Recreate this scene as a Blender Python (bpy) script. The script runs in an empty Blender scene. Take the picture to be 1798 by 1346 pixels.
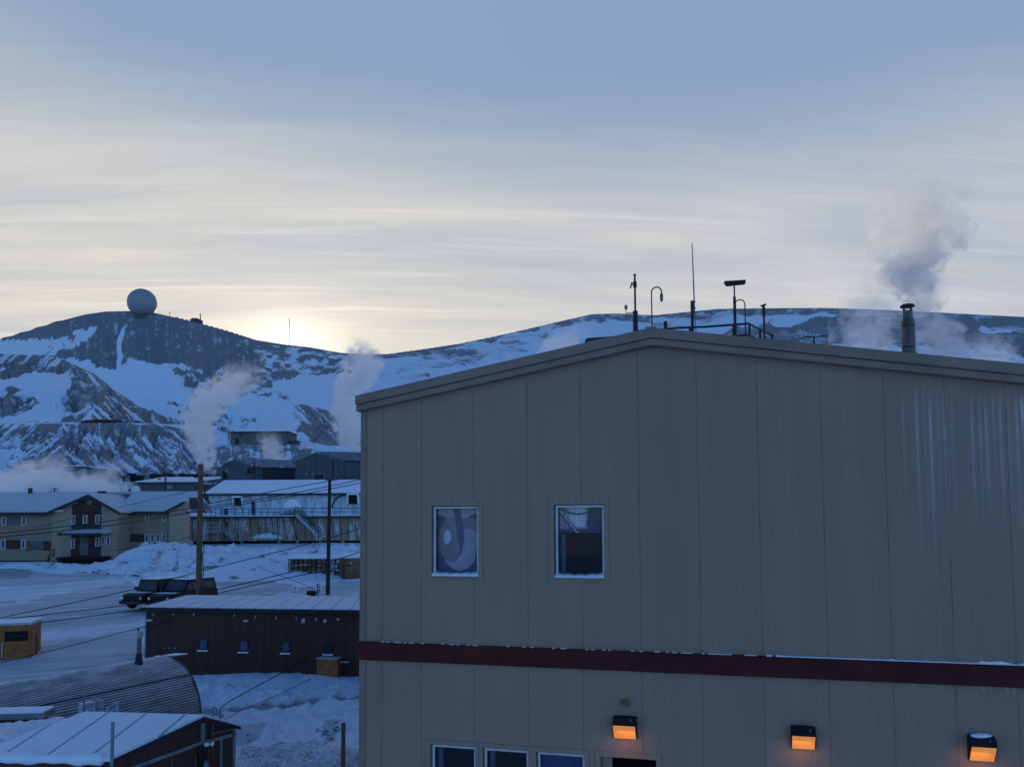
import bpy, bmesh, math, random
import numpy as np
from mathutils import Vector, Matrix
R_ = math.radians
random.seed(5)
rng = np.random.default_rng(5)
scn = bpy.context.scene
col = scn.collection

# ------------------------------------------------------------------ camera
W, Hh, F = 1798.0, 1346.0, 1400.0
PITCH, ROLL, Y0 = 3.57, 0.30, 826.0
cam_d = bpy.data.cameras.new('camera')
cam = bpy.data.objects.new('camera', cam_d); col.objects.link(cam)
Mrot = Matrix.Rotation(R_(90 + PITCH), 3, 'X') @ Matrix.Rotation(R_(-ROLL), 3, 'Z')
cam.matrix_world = Mrot.to_4x4()
cam_d.sensor_fit = 'HORIZONTAL'; cam_d.sensor_width = 36.0
cam_d.lens = 36.0 * F / W
cam_d.shift_y = (Y0 - Hh / 2) / W
cam_d.clip_start = 0.1; cam_d.clip_end = 20000
scn.camera = cam
MR = np.array(Mrot)

def ray(px, py):
    v = Mrot @ Vector(((px - 899.0) / F, -(py - Y0) / F, -1.0))
    return v / v.y
def P(px, py, d):                       # the point seen at a photo pixel, d metres ahead
    return ray(px, py) * d
def project(X, Y, Z):                   # arrays of world points -> photo pixels
    q = np.stack([X, Y, Z], -1) @ MR
    return 899.0 + F * q[..., 0] / -q[..., 2], Y0 - F * q[..., 1] / -q[..., 2]

# ------------------------------------------------------------------ world, sun, exposure
SUN_AZ, SUN_EL = -15.9, 10.2            # degrees; azimuth from +Y, negative to the left
SKY_STRENGTH = 0.10
SKY_TINT = (0.90, 1.52, 2.5, 1)
HAZE_MIX = 1.0
scn.view_settings.view_transform = 'Standard'; scn.view_settings.look = 'None'
scn.view_settings.exposure = 0.0; scn.view_settings.gamma = 1.0
scn.cycles.volume_bounces = 8
scn.cycles.max_bounces = 10
scn.cycles.transparent_max_bounces = 12
scn.cycles.use_denoising = True
sun_dir = Vector((math.sin(R_(SUN_AZ)) * math.cos(R_(SUN_EL)), math.cos(R_(SUN_AZ)) * math.cos(R_(SUN_EL)), math.sin(R_(SUN_EL))))
world = bpy.data.worlds.new('World'); scn.world = world; world.use_nodes = True
def build_world():
    nt = world.node_tree; N = nt.nodes; L = nt.links; N.clear()
    def nd(t, **k):
        n = N.new(t)
        for a, v in k.items(): setattr(n, a, v)
        return n
    def put(s, v):
        if hasattr(v, 'is_output'): L.new(v, s)
        else: s.default_value = v
    def mth(op, a, b=0.0, c=0.0, clamp=False):
        n = nd('ShaderNodeMath', operation=op, use_clamp=clamp)
        put(n.inputs[0], a); put(n.inputs[1], b); put(n.inputs[2], c)
        return n.outputs[0]
    def mixc(f, a, b, bt='MIX'):
        n = nd('ShaderNodeMix', data_type='RGBA', blend_type=bt)
        put(n.inputs[0], f); put(n.inputs[6], a); put(n.inputs[7], b)
        return n.outputs[2]
    def mr(v, a, b, c, d, typ='SMOOTHSTEP'):
        n = nd('ShaderNodeMapRange', interpolation_type=typ)
        put(n.inputs[0], v)
        for i, q in enumerate((a, b, c, d)): n.inputs[i + 1].default_value = q
        return n.outputs[0]
    sky = nd('ShaderNodeTexSky', sky_type='NISHITA', sun_disc=False)
    sky.sun_elevation = R_(SUN_EL); sky.sun_rotation = R_(SUN_AZ)
    sky.altitude = 0; sky.air_density = 1.0; sky.dust_density = 0.6; sky.ozone_density = 1.6
    tc = nd('ShaderNodeTexCoord'); D = tc.outputs['Generated']
    sp = nd('ShaderNodeSeparateXYZ'); L.new(D, sp.inputs[0])
    x, y, z = sp.outputs
    den = mth('ADD', mth('MAXIMUM', z, 0.0), 0.10)
    qx = mth('DIVIDE', x, den); qy = mth('DIVIDE', y, den)
    # thin cirrus, drawn out across the view and slightly tilted
    a = R_(5)
    rx = mth('ADD', mth('MULTIPLY', qx, math.cos(a)), mth('MULTIPLY', qy, math.sin(a)))
    ry = mth('ADD', mth('MULTIPLY', qx, -math.sin(a)), mth('MULTIPLY', qy, math.cos(a)))
    def streak(sx, sy, sc, det, rough, off=0.0):
        cx = nd('ShaderNodeCombineXYZ'); put(cx.inputs[0], mth('MULTIPLY', rx, sx)); put(cx.inputs[1], mth('MULTIPLY', ry, sy)); cx.inputs[2].default_value = off
        n = nd('ShaderNodeTexNoise'); n.inputs['Scale'].default_value = sc; n.inputs['Detail'].default_value = det; n.inputs['Roughness'].default_value = rough
        n.inputs['Distortion'].default_value = 0.6
        L.new(cx.outputs[0], n.inputs['Vector']); return n.outputs['Fac']
    n1 = streak(0.34, 1.5, 1.6, 6, 0.58)
    n2 = streak(0.55, 3.6, 2.0, 7, 0.62, 3.1)
    n3 = streak(0.5, 0.7, 0.9, 3, 0.5, 7.7)
    eff = mth('ADD', mth('ADD', z, mth('MULTIPLY', x, 0.03)), mth('ADD', mth('MULTIPLY', mth('SUBTRACT', n3, 0.5), 0.16), mth('MULTIPLY', mth('SUBTRACT', n1, 0.5), 0.16)))
    n4 = streak(0.30, 7.5, 1.7, 4, 0.5, 5.7)
    wisp = mth('MULTIPLY', mr(n4, 0.56, 0.72, 0.0, 1.0), mth('MULTIPLY', mr(z, 0.08, 0.2, 0.0, 1.0), mr(z, 0.44, 0.34, 0.0, 1.0)))
    cover = mr(eff, 0.50, 0.34, 0.0, 1.0)
    front = mr(y, -0.35, 0.55, 0.0, 1.0)
    streaks = mth('ADD', mth('MULTIPLY', mr(n1, 0.28, 0.72, 0, 1), 0.62), mth('MULTIPLY', mr(n2, 0.30, 0.78, 0, 1), 0.38))
    low = mr(z, 0.42, 0.10, 0.0, 1.0)
    veil = mth('MULTIPLY', mth('MULTIPLY', cover, front), mth('ADD', mth('ADD', 0.42, mth('MULTIPLY', low, 0.30)), mth('MULTIPLY', streaks, mth('SUBTRACT', 0.62, mth('MULTIPLY', low, 0.28)))), clamp=True)
    dt = nd('ShaderNodeVectorMath', operation='DOT_PRODUCT'); L.new(D, dt.inputs[0]); dt.inputs[1].default_value = sun_dir
    c = mth('MAXIMUM', dt.outputs['Value'], 0.0)
    warm = mth('POWER', c, 7.0)
    veilcol = mixc(warm, (6.0, 6.1, 6.5, 1), (7.8, 7.25, 6.3, 1))
    veilcol = mixc(mr(n2, 0.40, 0.85, 0.0, 0.75), veilcol, mixc(warm, (6.6, 6.6, 6.6, 1), (8.7, 8.0, 6.9, 1)))
    veilcol = mixc(mr(n1, 0.66, 0.30, 0.0, 0.38), veilcol, mixc(warm, (4.7, 5.0, 5.7, 1), (6.3, 6.1, 5.8, 1)))
    veilcol = mixc(mth('MULTIPLY', wisp, 0.85), veilcol, mixc(warm, (7.4, 7.3, 7.2, 1), (9.6, 8.7, 7.3, 1)))
    base = mixc(1.0, sky.outputs[0], SKY_TINT, 'MULTIPLY')
    base = mixc(mth('MULTIPLY', mr(z, 0.98, 0.5, 0.0, HAZE_MIX), mr(y, 0.0, 0.6, 0.0, 1.0)), base, (2.55, 3.65, 5.35, 1))
    outc = mixc(veil, base, veilcol)
    g = nd('ShaderNodeVectorMath', operation='SCALE'); g.inputs[0].default_value = (6.0, 5.1, 3.7)
    put(g.inputs[3], mth('ADD', mth('MULTIPLY', mth('POWER', c, 1000.0), 2.0), mth('ADD', mth('MULTIPLY', mth('POWER', c, 260.0), 0.45), mth('MULTIPLY', mth('POWER', c, 24.0), 0.13))))
    ad = nd('ShaderNodeVectorMath', operation='ADD'); L.new(outc, ad.inputs[0]); L.new(g.outputs[0], ad.inputs[1])
    bg = nd('ShaderNodeBackground'); bg.inputs['Strength'].default_value = SKY_STRENGTH
    L.new(ad.outputs[0], bg.inputs['Color'])
    o = nd('ShaderNodeOutputWorld'); L.new(bg.outputs[0], o.inputs['Surface'])
build_world()
sl = bpy.data.lights.new('sun', 'SUN'); sl.energy = 3.0; sl.angle = R_(0.5); sl.color = (1.0, 0.83, 0.48)
so = bpy.data.objects.new('sun', sl); col.objects.link(so)
so.rotation_euler = sun_dir.to_track_quat('Z', 'Y').to_euler()

# ------------------------------------------------------------------ materials
def node_mat(name):
    m = bpy.data.materials.new(name); m.use_nodes = True
    nt = m.node_tree; b = nt.nodes['Principled BSDF']
    return m, nt, b
def mk(nt, t, **k):
    n = nt.nodes.new(t)
    for a, v in k.items(): setattr(n, a, v)
    return n
def lk(nt, a, b): nt.links.new(a, b)
def mmath(nt, op, a, b=0.0, clamp=False):
    n = mk(nt, 'ShaderNodeMath', operation=op, use_clamp=clamp)
    for s, v in zip(n.inputs, (a, b)):
        if hasattr(v, 'is_output'): lk(nt, v, s)
        else: s.default_value = v
    return n.outputs[0]
def mmix(nt, f, a, b, bt='MIX'):
    n = mk(nt, 'ShaderNodeMix', data_type='RGBA', blend_type=bt)
    for i, v in ((0, f), (6, a), (7, b)):
        if hasattr(v, 'is_output'): lk(nt, v, n.inputs[i])
        else: n.inputs[i].default_value = v
    return n.outputs[2]
def mrange(nt, v, a, b, c, d):
    n = mk(nt, 'ShaderNodeMapRange', interpolation_type='SMOOTHSTEP')
    lk(nt, v, n.inputs[0])
    for i, q in enumerate((a, b, c, d)): n.inputs[i + 1].default_value = q
    return n.outputs[0]
def mnoise(nt, vec, scale, detail=4, rough=0.55, dist=0.0):
    n = mk(nt, 'ShaderNodeTexNoise'); n.inputs['Scale'].default_value = scale
    n.inputs['Detail'].default_value = detail; n.inputs['Roughness'].default_value = rough; n.inputs['Distortion'].default_value = dist
    if vec is not None: lk(nt, vec, n.inputs['Vector'])
    return n.outputs['Fac']
def mscale(nt, vec, s):
    n = mk(nt, 'ShaderNodeVectorMath', operation='MULTIPLY'); lk(nt, vec, n.inputs[0]); n.inputs[1].default_value = s
    return n.outputs[0]
def mpos(nt): return mk(nt, 'ShaderNodeNewGeometry').outputs['Position']
def bump(nt, b, h, strength, dist=0.05):
    n = mk(nt, 'ShaderNodeBump'); n.inputs['Strength'].default_value = strength; n.inputs['Distance'].default_value = dist
    lk(nt, h, n.inputs['Height']); lk(nt, n.outputs[0], b.inputs['Normal'])
def c4(c, k=1.0): return (c[0] * k, c[1] * k, c[2] * k, 1)
def simple(name, c, rough=0.7, scale=3.0, var=0.25, metal=0.0, stretch=(1, 1, 1), bmp=0.0, snow=0.0):
    """base colour with weathering; snow > 0 adds a thin dusting of snow in patches"""
    m, nt, b = node_mat(name)
    p = mscale(nt, mpos(nt), stretch)
    n = mnoise(nt, p, scale, 5, 0.6)
    c_ = mmix(nt, mrange(nt, n, 0.3, 0.7, 0, 1), c4(c, 1 - var), c4(c, 1 + var))
    if snow > 0:
        f = mrange(nt, mnoise(nt, p, scale * 2.3, 6, 0.65), 0.62 - snow, 0.72 - snow * 0.6, 0, 1)
        c_ = mmix(nt, f, c_, (0.78, 0.82, 0.88, 1))
    lk(nt, c_, b.inputs['Base Color'])
    b.inputs['Roughness'].default_value = rough; b.inputs['Metallic'].default_value = metal; b.inputs['Specular IOR Level'].default_value = 0.5 if rough < .3 else 0.2
    if bmp: bump(nt, b, n, bmp)
    return m
def siding(name, c, xdir, pitch=0.3, amp=0.5, var=0.12, horizontal=False, snow=0.0):
    """ribbed or lapped metal siding: ribs measured along the wall"""
    m, nt, b = node_mat(name)
    pos = mpos(nt)
    d = mk(nt, 'ShaderNodeVectorMath', operation='DOT_PRODUCT'); lk(nt, pos, d.inputs[0])
    d.inputs[1].default_value = (0, 0, 1) if horizontal else xdir
    s = d.outputs['Value']
    fr = mmath(nt, 'FRACT', mmath(nt, 'DIVIDE', s, pitch))
    rib = mrange(nt, mmath(nt, 'ABSOLUTE', mmath(nt, 'SUBTRACT', fr, 0.5)), 0.36, 0.46, 0, 1)
    st = mscale(nt, pos, (1, 1, 0.08) if not horizontal else (0.12, 0.12, 1))
    n = mnoise(nt, st, 2.2, 6, 0.65)
    n2 = mnoise(nt, pos, 0.7, 4, 0.6)
    cc = mmix(nt, mrange(nt, n, 0.3, 0.72, 0, 1), c4(c, 1 - var), c4(c, 1 + var))
    cc = mmix(nt, mmath(nt, 'MULTIPLY', n2, 0.35), cc, c4(c, 0.72))
    n3 = mnoise(nt, mscale(nt, pos, (1, 1, 0.5)), 7.0, 4, 0.7)
    cc = mmix(nt, mrange(nt, n3, 0.62, 0.78, 0, 0.35), cc, c4(c, 0.6))
    n4 = mnoise(nt, mscale(nt, pos, (1, 1, .35)), 0.45, 5, 0.65)
    cc = mmix(nt, mrange(nt, n4, .38, .66, 0, .22), cc, c4(c, 1.3))
    cc = mmix(nt, mmath(nt, 'MULTIPLY', rib, 0.22 if amp > .15 else 0.09), cc, c4(c, 0.45))
    if snow > 0:
        f = mrange(nt, mnoise(nt, mscale(nt, pos, (1, 1, 0.25)), 1.3, 6, 0.7), 0.66 - snow, 0.80 - snow * 0.7, 0, 0.75)
        cc = mmix(nt, f, cc, (0.74, 0.79, 0.86, 1))
    lk(nt, cc, b.inputs['Base Color']); b.inputs['Roughness'].default_value = 0.7; b.inputs['Specular IOR Level'].default_value = 0.2
    bump(nt, b, rib, amp, 0.03)
    return m
def snow_mat(name, seams=None, tint=(0.80, 0.83, 0.90), grime=0.25, seam_dir=(1, 0, 0)):
    m, nt, b = node_mat(name)
    pos = mpos(nt)
    n = mnoise(nt, pos, 0.8, 6, 0.6); n2 = mnoise(nt, pos, 5.0, 5, 0.7)
    cc = mmix(nt, mmath(nt, 'MULTIPLY', mrange(nt, n, 0.4, 0.75, 0, 1), grime), c4(tint), c4((0.48, 0.49, 0.51)))
    cc = mmix(nt, mmath(nt, 'MULTIPLY', mrange(nt, n2, 0.55, 0.75, 0, 1), grime), cc, c4((0.55, 0.57, 0.60)))
    h = n2
    if seams:
        d = mk(nt, 'ShaderNodeVectorMath', operation='DOT_PRODUCT'); lk(nt, pos, d.inputs[0]); d.inputs[1].default_value = seam_dir
        fr = mmath(nt, 'FRACT', mmath(nt, 'DIVIDE', d.outputs['Value'], seams))
        rib = mrange(nt, mmath(nt, 'ABSOLUTE', mmath(nt, 'SUBTRACT', fr, 0.5)), 0.455, 0.475, 0, 1)
        cc = mmix(nt, mmath(nt, 'MULTIPLY', rib, 0.72), cc, (0.16, 0.17, 0.19, 1))
    lk(nt, cc, b.inputs['Base Color']); b.inputs['Roughness'].default_value = 0.8
    bump(nt, b, h, 0.25, 0.05)
    return m
def glass_mat(name, clear=0.975):
    m, nt, b = node_mat(name)
    t = mk(nt, 'ShaderNodeBsdfTransparent'); t.inputs[0].default_value = (0.86, 0.9, 0.95, 1)
    g = mk(nt, 'ShaderNodeBsdfGlossy'); g.inputs['Roughness'].default_value = 0.03; g.inputs[0].default_value = (0.8, 0.8, 0.8, 1)
    mx = mk(nt, 'ShaderNodeMixShader'); mx.inputs[0].default_value = 1 - clear
    lk(nt, t.outputs[0], mx.inputs[1]); lk(nt, g.outputs[0], mx.inputs[2])
    lk(nt, mx.outputs[0], nt.nodes['Material Output'].inputs['Surface'])
    return m
def emit_mat(name, c, s):
    m, nt, b = node_mat(name)
    pos = mpos(nt); n = mnoise(nt, pos, 14.0, 2, 0.5)
    lk(nt, mmix(nt, n, c4(c, 0.8), c4(c, 1.2)), b.inputs['Emission Color'])
    b.inputs['Emission Strength'].default_value = s; b.inputs['Base Color'].default_value = (0.45, 0.22, 0.06, 1)
    b.inputs['Roughness'].default_value = 0.35
    return m

M = {}
M['snow'] = snow_mat('snow')
M['snow_clean'] = snow_mat('clean_snow', grime=0.12)
M['dark_metal'] = simple('dark_metal', (0.035, 0.035, 0.04), 0.5, 6)
M['black'] = simple('black_rubber', (0.015, 0.015, 0.016), 0.7, 6)
M['steel'] = simple('galvanised_steel', (0.22, 0.22, 0.23), 0.45, 8, 0.3, 0.4)
M['grey_paint'] = simple('grey_paint', (0.24, 0.25, 0.26), 0.6, 4)
M['white_paint'] = simple('white_paint', (0.72, 0.72, 0.72), 0.5, 5, 0.12)
M['wood_pole'] = simple('weathered_pole', (0.15, 0.085, 0.055), 0.85, 8, 0.4, 0, (1, 1, 0.12), 0.3)
M['black_pole'] = simple('tarred_pole', (0.03, 0.028, 0.03), 0.8, 8, 0.3, 0, (1, 1, 0.12))
M['dark_glass'] = simple('dark_window_glass', (0.02, 0.022, 0.028), 0.08, 1.0, 0.2)
M['pane'] = glass_mat('window_glass')
M['yellow'] = simple('faded_yellow_paint', (0.36, 0.125, 0.040), 0.65, 2.5, 0.25, bmp=0.1)
M['tan_ply'] = simple('plywood', (0.17, 0.09, 0.048), 0.8, 3, 0.3)
M['red_rust'] = simple('red_brown_paint', (0.16, 0.055, 0.03), 0.75, 2.5, 0.3)
M['orange_lens'] = emit_mat('sodium_lamp_lens', (0.62, 0.19, 0.03), 0.85)
M['rope'] = simple('cable_sheath', (0.02, 0.02, 0.022), 0.6, 3)
M['rock'] = simple('volcanic_rock', (0.11, 0.10, 0.10), 0.9, 4, 0.4, bmp=0.5, snow=0.16)

# ------------------------------------------------------------------ mesh builder
wloc = {}
class MB:
    def __init__(s): s.v = []; s.f = []; s.m = []
    def face(s, pts, mi=0):
        k = len(s.v); s.v += [Vector(p) for p in pts]; s.f.append(tuple(range(k, k + len(pts)))); s.m.append(mi); return s
    def hexa(s, a, mi=0):              # 8 points: bottom ring 0-3, top ring 4-7
        k = len(s.v); s.v += [Vector(p) for p in a]
        for q in ((3, 2, 1, 0), (4, 5, 6, 7), (0, 1, 5, 4), (1, 2, 6, 5), (2, 3, 7, 6), (3, 0, 4, 7)):
            s.f.append(tuple(k + i for i in q)); s.m.append(mi)
        return s
    def box(s, lo, hi, mi=0):
        (a, b, c), (d, e, f) = lo, hi
        return s.hexa([(a, b, c), (d, b, c), (d, e, c), (a, e, c), (a, b, f), (d, b, f), (d, e, f), (a, e, f)], mi)
    def fbox(s, fr, s0, s1, t0, t1, h0, h1, mi=0):
        p = fr.pt
        return s.hexa([p(s0, t0, h0), p(s1, t0, h0), p(s1, t1, h0), p(s0, t1, h0), p(s0, t0, h1), p(s1, t0, h1), p(s1, t1, h1), p(s0, t1, h1)], mi)
    def prect(s, fr, x0, y0, x1, y1, t0, t1, mi=0):   # a box whose front outline is a photo rectangle on the wall plane
        s0, h1 = fr.hit((x0), (y0)); s1, h0 = fr.hit(x1, y1)
        a, _ = fr.hit(x0, (y0 + y1) / 2); b, _ = fr.hit(x1, (y0 + y1) / 2)
        _, e = fr.hit((x0 + x1) / 2, y0); _, g = fr.hit((x0 + x1) / 2, y1)
        return s.fbox(fr, a, b, t0, t1, g, e, mi)
    def prism(s, poly, vec, mi=0):      # polygon swept along vec
        n = len(poly); k = len(s.v); v = Vector(vec)
        s.v += [Vector(p) for p in poly] + [Vector(p) + v for p in poly]
        s.f.append(tuple(range(k, k + n))); s.m.append(mi)
        s.f.append(tuple(range(k + 2 * n - 1, k + n - 1, -1))); s.m.append(mi)
        for i in range(n):
            j = (i + 1) % n
            s.f.append((k + i, k + j, k + n + j, k + n + i)); s.m.append(mi)
        return s
    def slab(s, quad, up, mi=0): return s.prism(quad, up, mi)
    def tube(s, pts, r, n=8, mi=0, closed=False):
        pts = [Vector(p) for p in pts]
        rr = r if isinstance(r, (list, tuple)) else [r] * len(pts)
        k = len(s.v); prev = None
        for i, p in enumerate(pts):
            a = pts[max(i - 1, 0)]; b = pts[min(i + 1, len(pts) - 1)]
            t = (b - a).normalized()
            if prev is None:
                ref = Vector((0, 0, 1)) if abs(t.z) < 0.9 else Vector((1, 0, 0))
                u = t.cross(ref).normalized()
            else:
                u = (prev - t * prev.dot(t)).normalized()
            prev = u; w = t.cross(u)
            for j in range(n):
                an = 2 * math.pi * j / n
                s.v.append(p + (u * math.cos(an) + w * math.sin(an)) * rr[i])
        for i in range(len(pts) - 1):
            for j in range(n):
                a = k + i * n + j; b = k + i * n + (j + 1) % n
                s.f.append((a, b, b + n, a + n)); s.m.append(mi)
        s.f.append(tuple(k + j for j in reversed(range(n)))); s.m.append(mi)
        e = k + (len(pts) - 1) * n
        s.f.append(tuple(e + j for j in range(n))); s.m.append(mi)
        return s
    def ball(s, c, r, nu=12, nv=8, sc=(1, 1, 1), jit=0.0, mi=0):
        c = Vector(c); k = len(s.v)
        for i in range(1, nv):
            th = math.pi * i / nv
            for j in range(nu):
                ph = 2 * math.pi * j / nu
                q = r * (1 + random.uniform(-jit, jit))
                s.v.append(c + Vector((math.sin(th) * math.cos(ph) * sc[0], math.sin(th) * math.sin(ph) * sc[1], math.cos(th) * sc[2])) * q)
        t = len(s.v); s.v += [c + Vector((0, 0, r * sc[2])), c - Vector((0, 0, r * sc[2]))]
        for i in range(nv - 2):
            for j in range(nu):
                a = k + i * nu + j; b = k + i * nu + (j + 1) % nu
                s.f.append((a, a + nu, b + nu, b)); s.m.append(mi)
        for j in range(nu):
            s.f.append((t, k + j, k + (j + 1) % nu)); s.m.append(mi)
            q = k + (nv - 2) * nu
            s.f.append((t + 1, q + (j + 1) % nu, q + j)); s.m.append(mi)
        return s
    def build(s, name, mats, parent=None, at=None, smooth=False, bevel=0.0, local=False):
        base = Vector((0, 0, 0))
        if not local:
            if parent is not None: base = wloc.get(parent.name, Vector((0, 0, 0)))
            elif at is not None: base = Vector(at)
            elif s.v:
                lo = [min(v[i] for v in s.v) for i in range(3)]; hi = [max(v[i] for v in s.v) for i in range(3)]
                base = Vector(((lo[0] + hi[0]) / 2, (lo[1] + hi[1]) / 2, lo[2]))
        me = bpy.data.meshes.new(name)
        me.from_pydata([v - base for v in s.v], [], s.f)
        mats = mats if isinstance(mats, (list, tuple)) else [mats]
        for m in mats: me.materials.append(m)
        me.polygons.foreach_set('material_index', s.m)
        bm = bmesh.new(); bm.from_mesh(me)
        bmesh.ops.recalc_face_normals(bm, faces=bm.faces)
        if bevel:
            es = [e for e in bm.edges if len(e.link_faces) == 2 and e.calc_face_angle(0) > 0.6]
            bmesh.ops.bevel(bm, geom=es, offset=bevel, segments=2, affect='EDGES', clamp_overlap=True)
        bm.to_mesh(me); bm.free()
        if smooth:
            me.polygons.foreach_set('use_smooth', [True] * len(me.polygons))
        o = bpy.data.objects.new(name, me); col.objects.link(o)
        if parent is not None:
            o.parent = parent; wloc[o.name] = base
        else:
            o.location = base; wloc[o.name] = base
        return o
def tag(o, label, cat, group=None, kind=None):
    if label: o['label'] = label
    if cat: o['category'] = cat
    if group: o['group'] = group
    if kind: o['kind'] = kind
    return o
def thing(name, loc, label, cat, group=None, rz=0.0):
    o = bpy.data.objects.new(name, None); col.objects.link(o)
    o.location = loc; o.rotation_euler = (0, 0, rz); o.empty_display_size = 0.5
    wloc[o.name] = Vector(loc)
    return tag(o, label, cat, group)
def lab(o, label): o['label'] = label; return o
def copy_tree(o, parent=None):
    c = o.copy(); col.objects.link(c)
    if parent is not None: c.parent = parent
    for ch in list(o.children): copy_tree(ch, c)
    return c
class Fr:
    """a vertical wall plane: s runs along it, t stands out of it towards the viewer, h is world height"""
    def __init__(f, o, xdir):
        f.o = Vector((o[0], o[1], 0)); f.x = Vector((xdir[0], xdir[1], 0)).normalized(); f.n = Vector((f.x.y, -f.x.x, 0))
    def pt(f, s, t, h):
        p = f.o + f.x * s + f.n * t; return Vector((p.x, p.y, h))
    def hit(f, px, py, t=0.0):
        r = ray(px, py); k = (f.o + f.n * t).dot(f.n) / r.dot(f.n); q = r * k
        return (q - f.o).dot(f.x), q.z
    def at(f, px, py, t=0.0):
        s, h = f.hit(px, py, t); return f.pt(s, t, h)
def frame2(a, b):
    a, b = Vector(a), Vector(b); return Fr(a, (b.x - a.x, b.y - a.y))

# ------------------------------------------------------------------ noise
def hash2(ix, iy, seed):
    h = (ix.astype(np.int64) * 374761393 + iy.astype(np.int64) * 668265263 + seed * 974634777) & 0xffffffff
    h = ((h ^ (h >> 13)) * 1274126177) & 0xffffffff
    return ((h ^ (h >> 16)) & 0xffffff) / float(0xffffff)
def vnoise(x, y, seed=0):
    ix = np.floor(x); iy = np.floor(y); fx = x - ix; fy = y - iy
    fx = fx * fx * (3 - 2 * fx); fy = fy * fy * (3 - 2 * fy)
    a = hash2(ix, iy, seed); b = hash2(ix + 1, iy, seed); c = hash2(ix, iy + 1, seed); d = hash2(ix + 1, iy + 1, seed)
    return (a + (b - a) * fx) * (1 - fy) + (c + (d - c) * fx) * fy
def fbm(x, y, oct=5, seed=0, gain=0.5):
    t = 0; a = 1.0; n = 0
    for i in range(oct):
        t = t + a * vnoise(x * 2 ** i + 17.3 * i, y * 2 ** i + 9.1 * i, seed + i); n += a; a *= gain
    return t / n - 0.5
def inpoly(px, py, poly):
    r = np.zeros(px.shape, bool); n = len(poly)
    for i in range(n):
        x0, y0 = poly[i]; x1, y1 = poly[(i + 1) % n]
        if y0 == y1: continue
        c = ((y0 > py) != (y1 > py)) & (px < (x1 - x0) * (py - y0) / (y1 - y0) + x0)
        r ^= c
    return r
def sstep(a, b, x):
    t = np.clip((x - a) / (b - a), 0, 1); return t * t * (3 - 2 * t)

# ------------------------------------------------------------------ terrain
def plane_h(d): return np.where(d < 140, -11.475 + 0.075 * d, -0.975 + 0.055 * (d - 140))
def gz(x, y):
    return float(plane_h(np.array(float(y))))
def ground_at(px, py):                  # where the ray through a photo pixel meets the sloping snow
    r = ray(px, py); d = 11.475 / (0.075 - r.z)
    return r * d
def grid_mesh(name, X, Y, Z, mat, attrs):
    nr, nc = X.shape
    me = bpy.data.meshes.new(name)
    me.vertices.add(nr * nc)
    co = np.stack([X, Y, Z], -1).reshape(-1, 3).astype(np.float32)
    me.vertices.foreach_set('co', co.ravel())
    idx = np.arange(nr * nc).reshape(nr, nc)
    q = np.stack([idx[:-1, :-1], idx[:-1, 1:], idx[1:, 1:], idx[1:, :-1]], -1).reshape(-1, 4)
    n = len(q)
    me.loops.add(n * 4); me.loops.foreach_set('vertex_index', q.ravel().astype(np.int32))
    me.polygons.add(n)
    me.polygons.foreach_set('loop_start', (np.arange(n) * 4).astype(np.int32))
    me.polygons.foreach_set('use_smooth', np.ones(n, bool))
    me.update(calc_edges=True)
    for k, v in attrs.items():
        a = me.attributes.new(k, 'FLOAT', 'POINT'); a.data.foreach_set('value', v.ravel().astype(np.float32))
    me.materials.append(mat)
    o = bpy.data.objects.new(name, me); col.objects.link(o); o['kind'] = 'structure'
    return o
def terrain_mat(name, fine, bscale, streak=(1, 1, 1), haze_lift=0.0):
    m, nt, b = node_mat(name)
    at = mk(nt, 'ShaderNodeAttribute', attribute_name='snow').outputs['Fac']
    rd = mk(nt, 'ShaderNodeAttribute', attribute_name='road').outputs['Fac']
    pos = mpos(nt)
    n = mnoise(nt, pos, fine, 6, 0.65); n2 = mnoise(nt, pos, fine * 5, 5, 0.65)
    n3 = mnoise(nt, mscale(nt, pos, streak), fine * 14, 5, 0.7)
    v = mmath(nt, 'ADD', at, mmath(nt, 'MULTIPLY', mmath(nt, 'SUBTRACT', n, 0.5), 0.40))
    v = mmath(nt, 'ADD', v, mmath(nt, 'MULTIPLY', mmath(nt, 'SUBTRACT', n2, 0.5), 0.50))
    v = mmath(nt, 'ADD', v, mmath(nt, 'MULTIPLY', mmath(nt, 'SUBTRACT', n3, 0.5), 0.75))
    f = mrange(nt, v, 0.33, 0.66, haze_lift, 1)  # bare rock keeps some snow colour: distance haze painted into the hills
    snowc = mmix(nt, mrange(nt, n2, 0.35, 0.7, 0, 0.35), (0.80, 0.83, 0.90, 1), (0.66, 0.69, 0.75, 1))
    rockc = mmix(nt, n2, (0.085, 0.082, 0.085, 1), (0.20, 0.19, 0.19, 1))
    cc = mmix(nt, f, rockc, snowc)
    rr = mmath(nt, 'MULTIPLY', rd, mrange(nt, mmath(nt, 'ADD', n, mmath(nt, 'MULTIPLY', mmath(nt, 'SUBTRACT', n2, 0.5), 0.5)), 0.2, 0.7, 0.75, 1.0))
    cc = mmix(nt, rr, cc, (0.30, 0.295, 0.29, 1))
    lk(nt, cc, b.inputs['Base Color']); b.inputs['Roughness'].default_value = 0.85
    bump(nt, b, mmath(nt, 'ADD', mmath(nt, 'ADD', n, mmath(nt, 'MULTIPLY', n2, 0.5)), mmath(nt, 'MULTIPLY', n3, 0.3)), 0.6, bscale)
    return m
def tanel(px, py):
    r = ray(px, py); return r.x, r.z
def skyline(pts):
    q = sorted(tanel(*p) for p in pts)
    us = np.array([a for a, _ in q]); ts = np.array([b for _, b in q])
    return lambda u: np.interp(u, us, ts)
pxu = lambda px: (px - 899.0) / F

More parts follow.
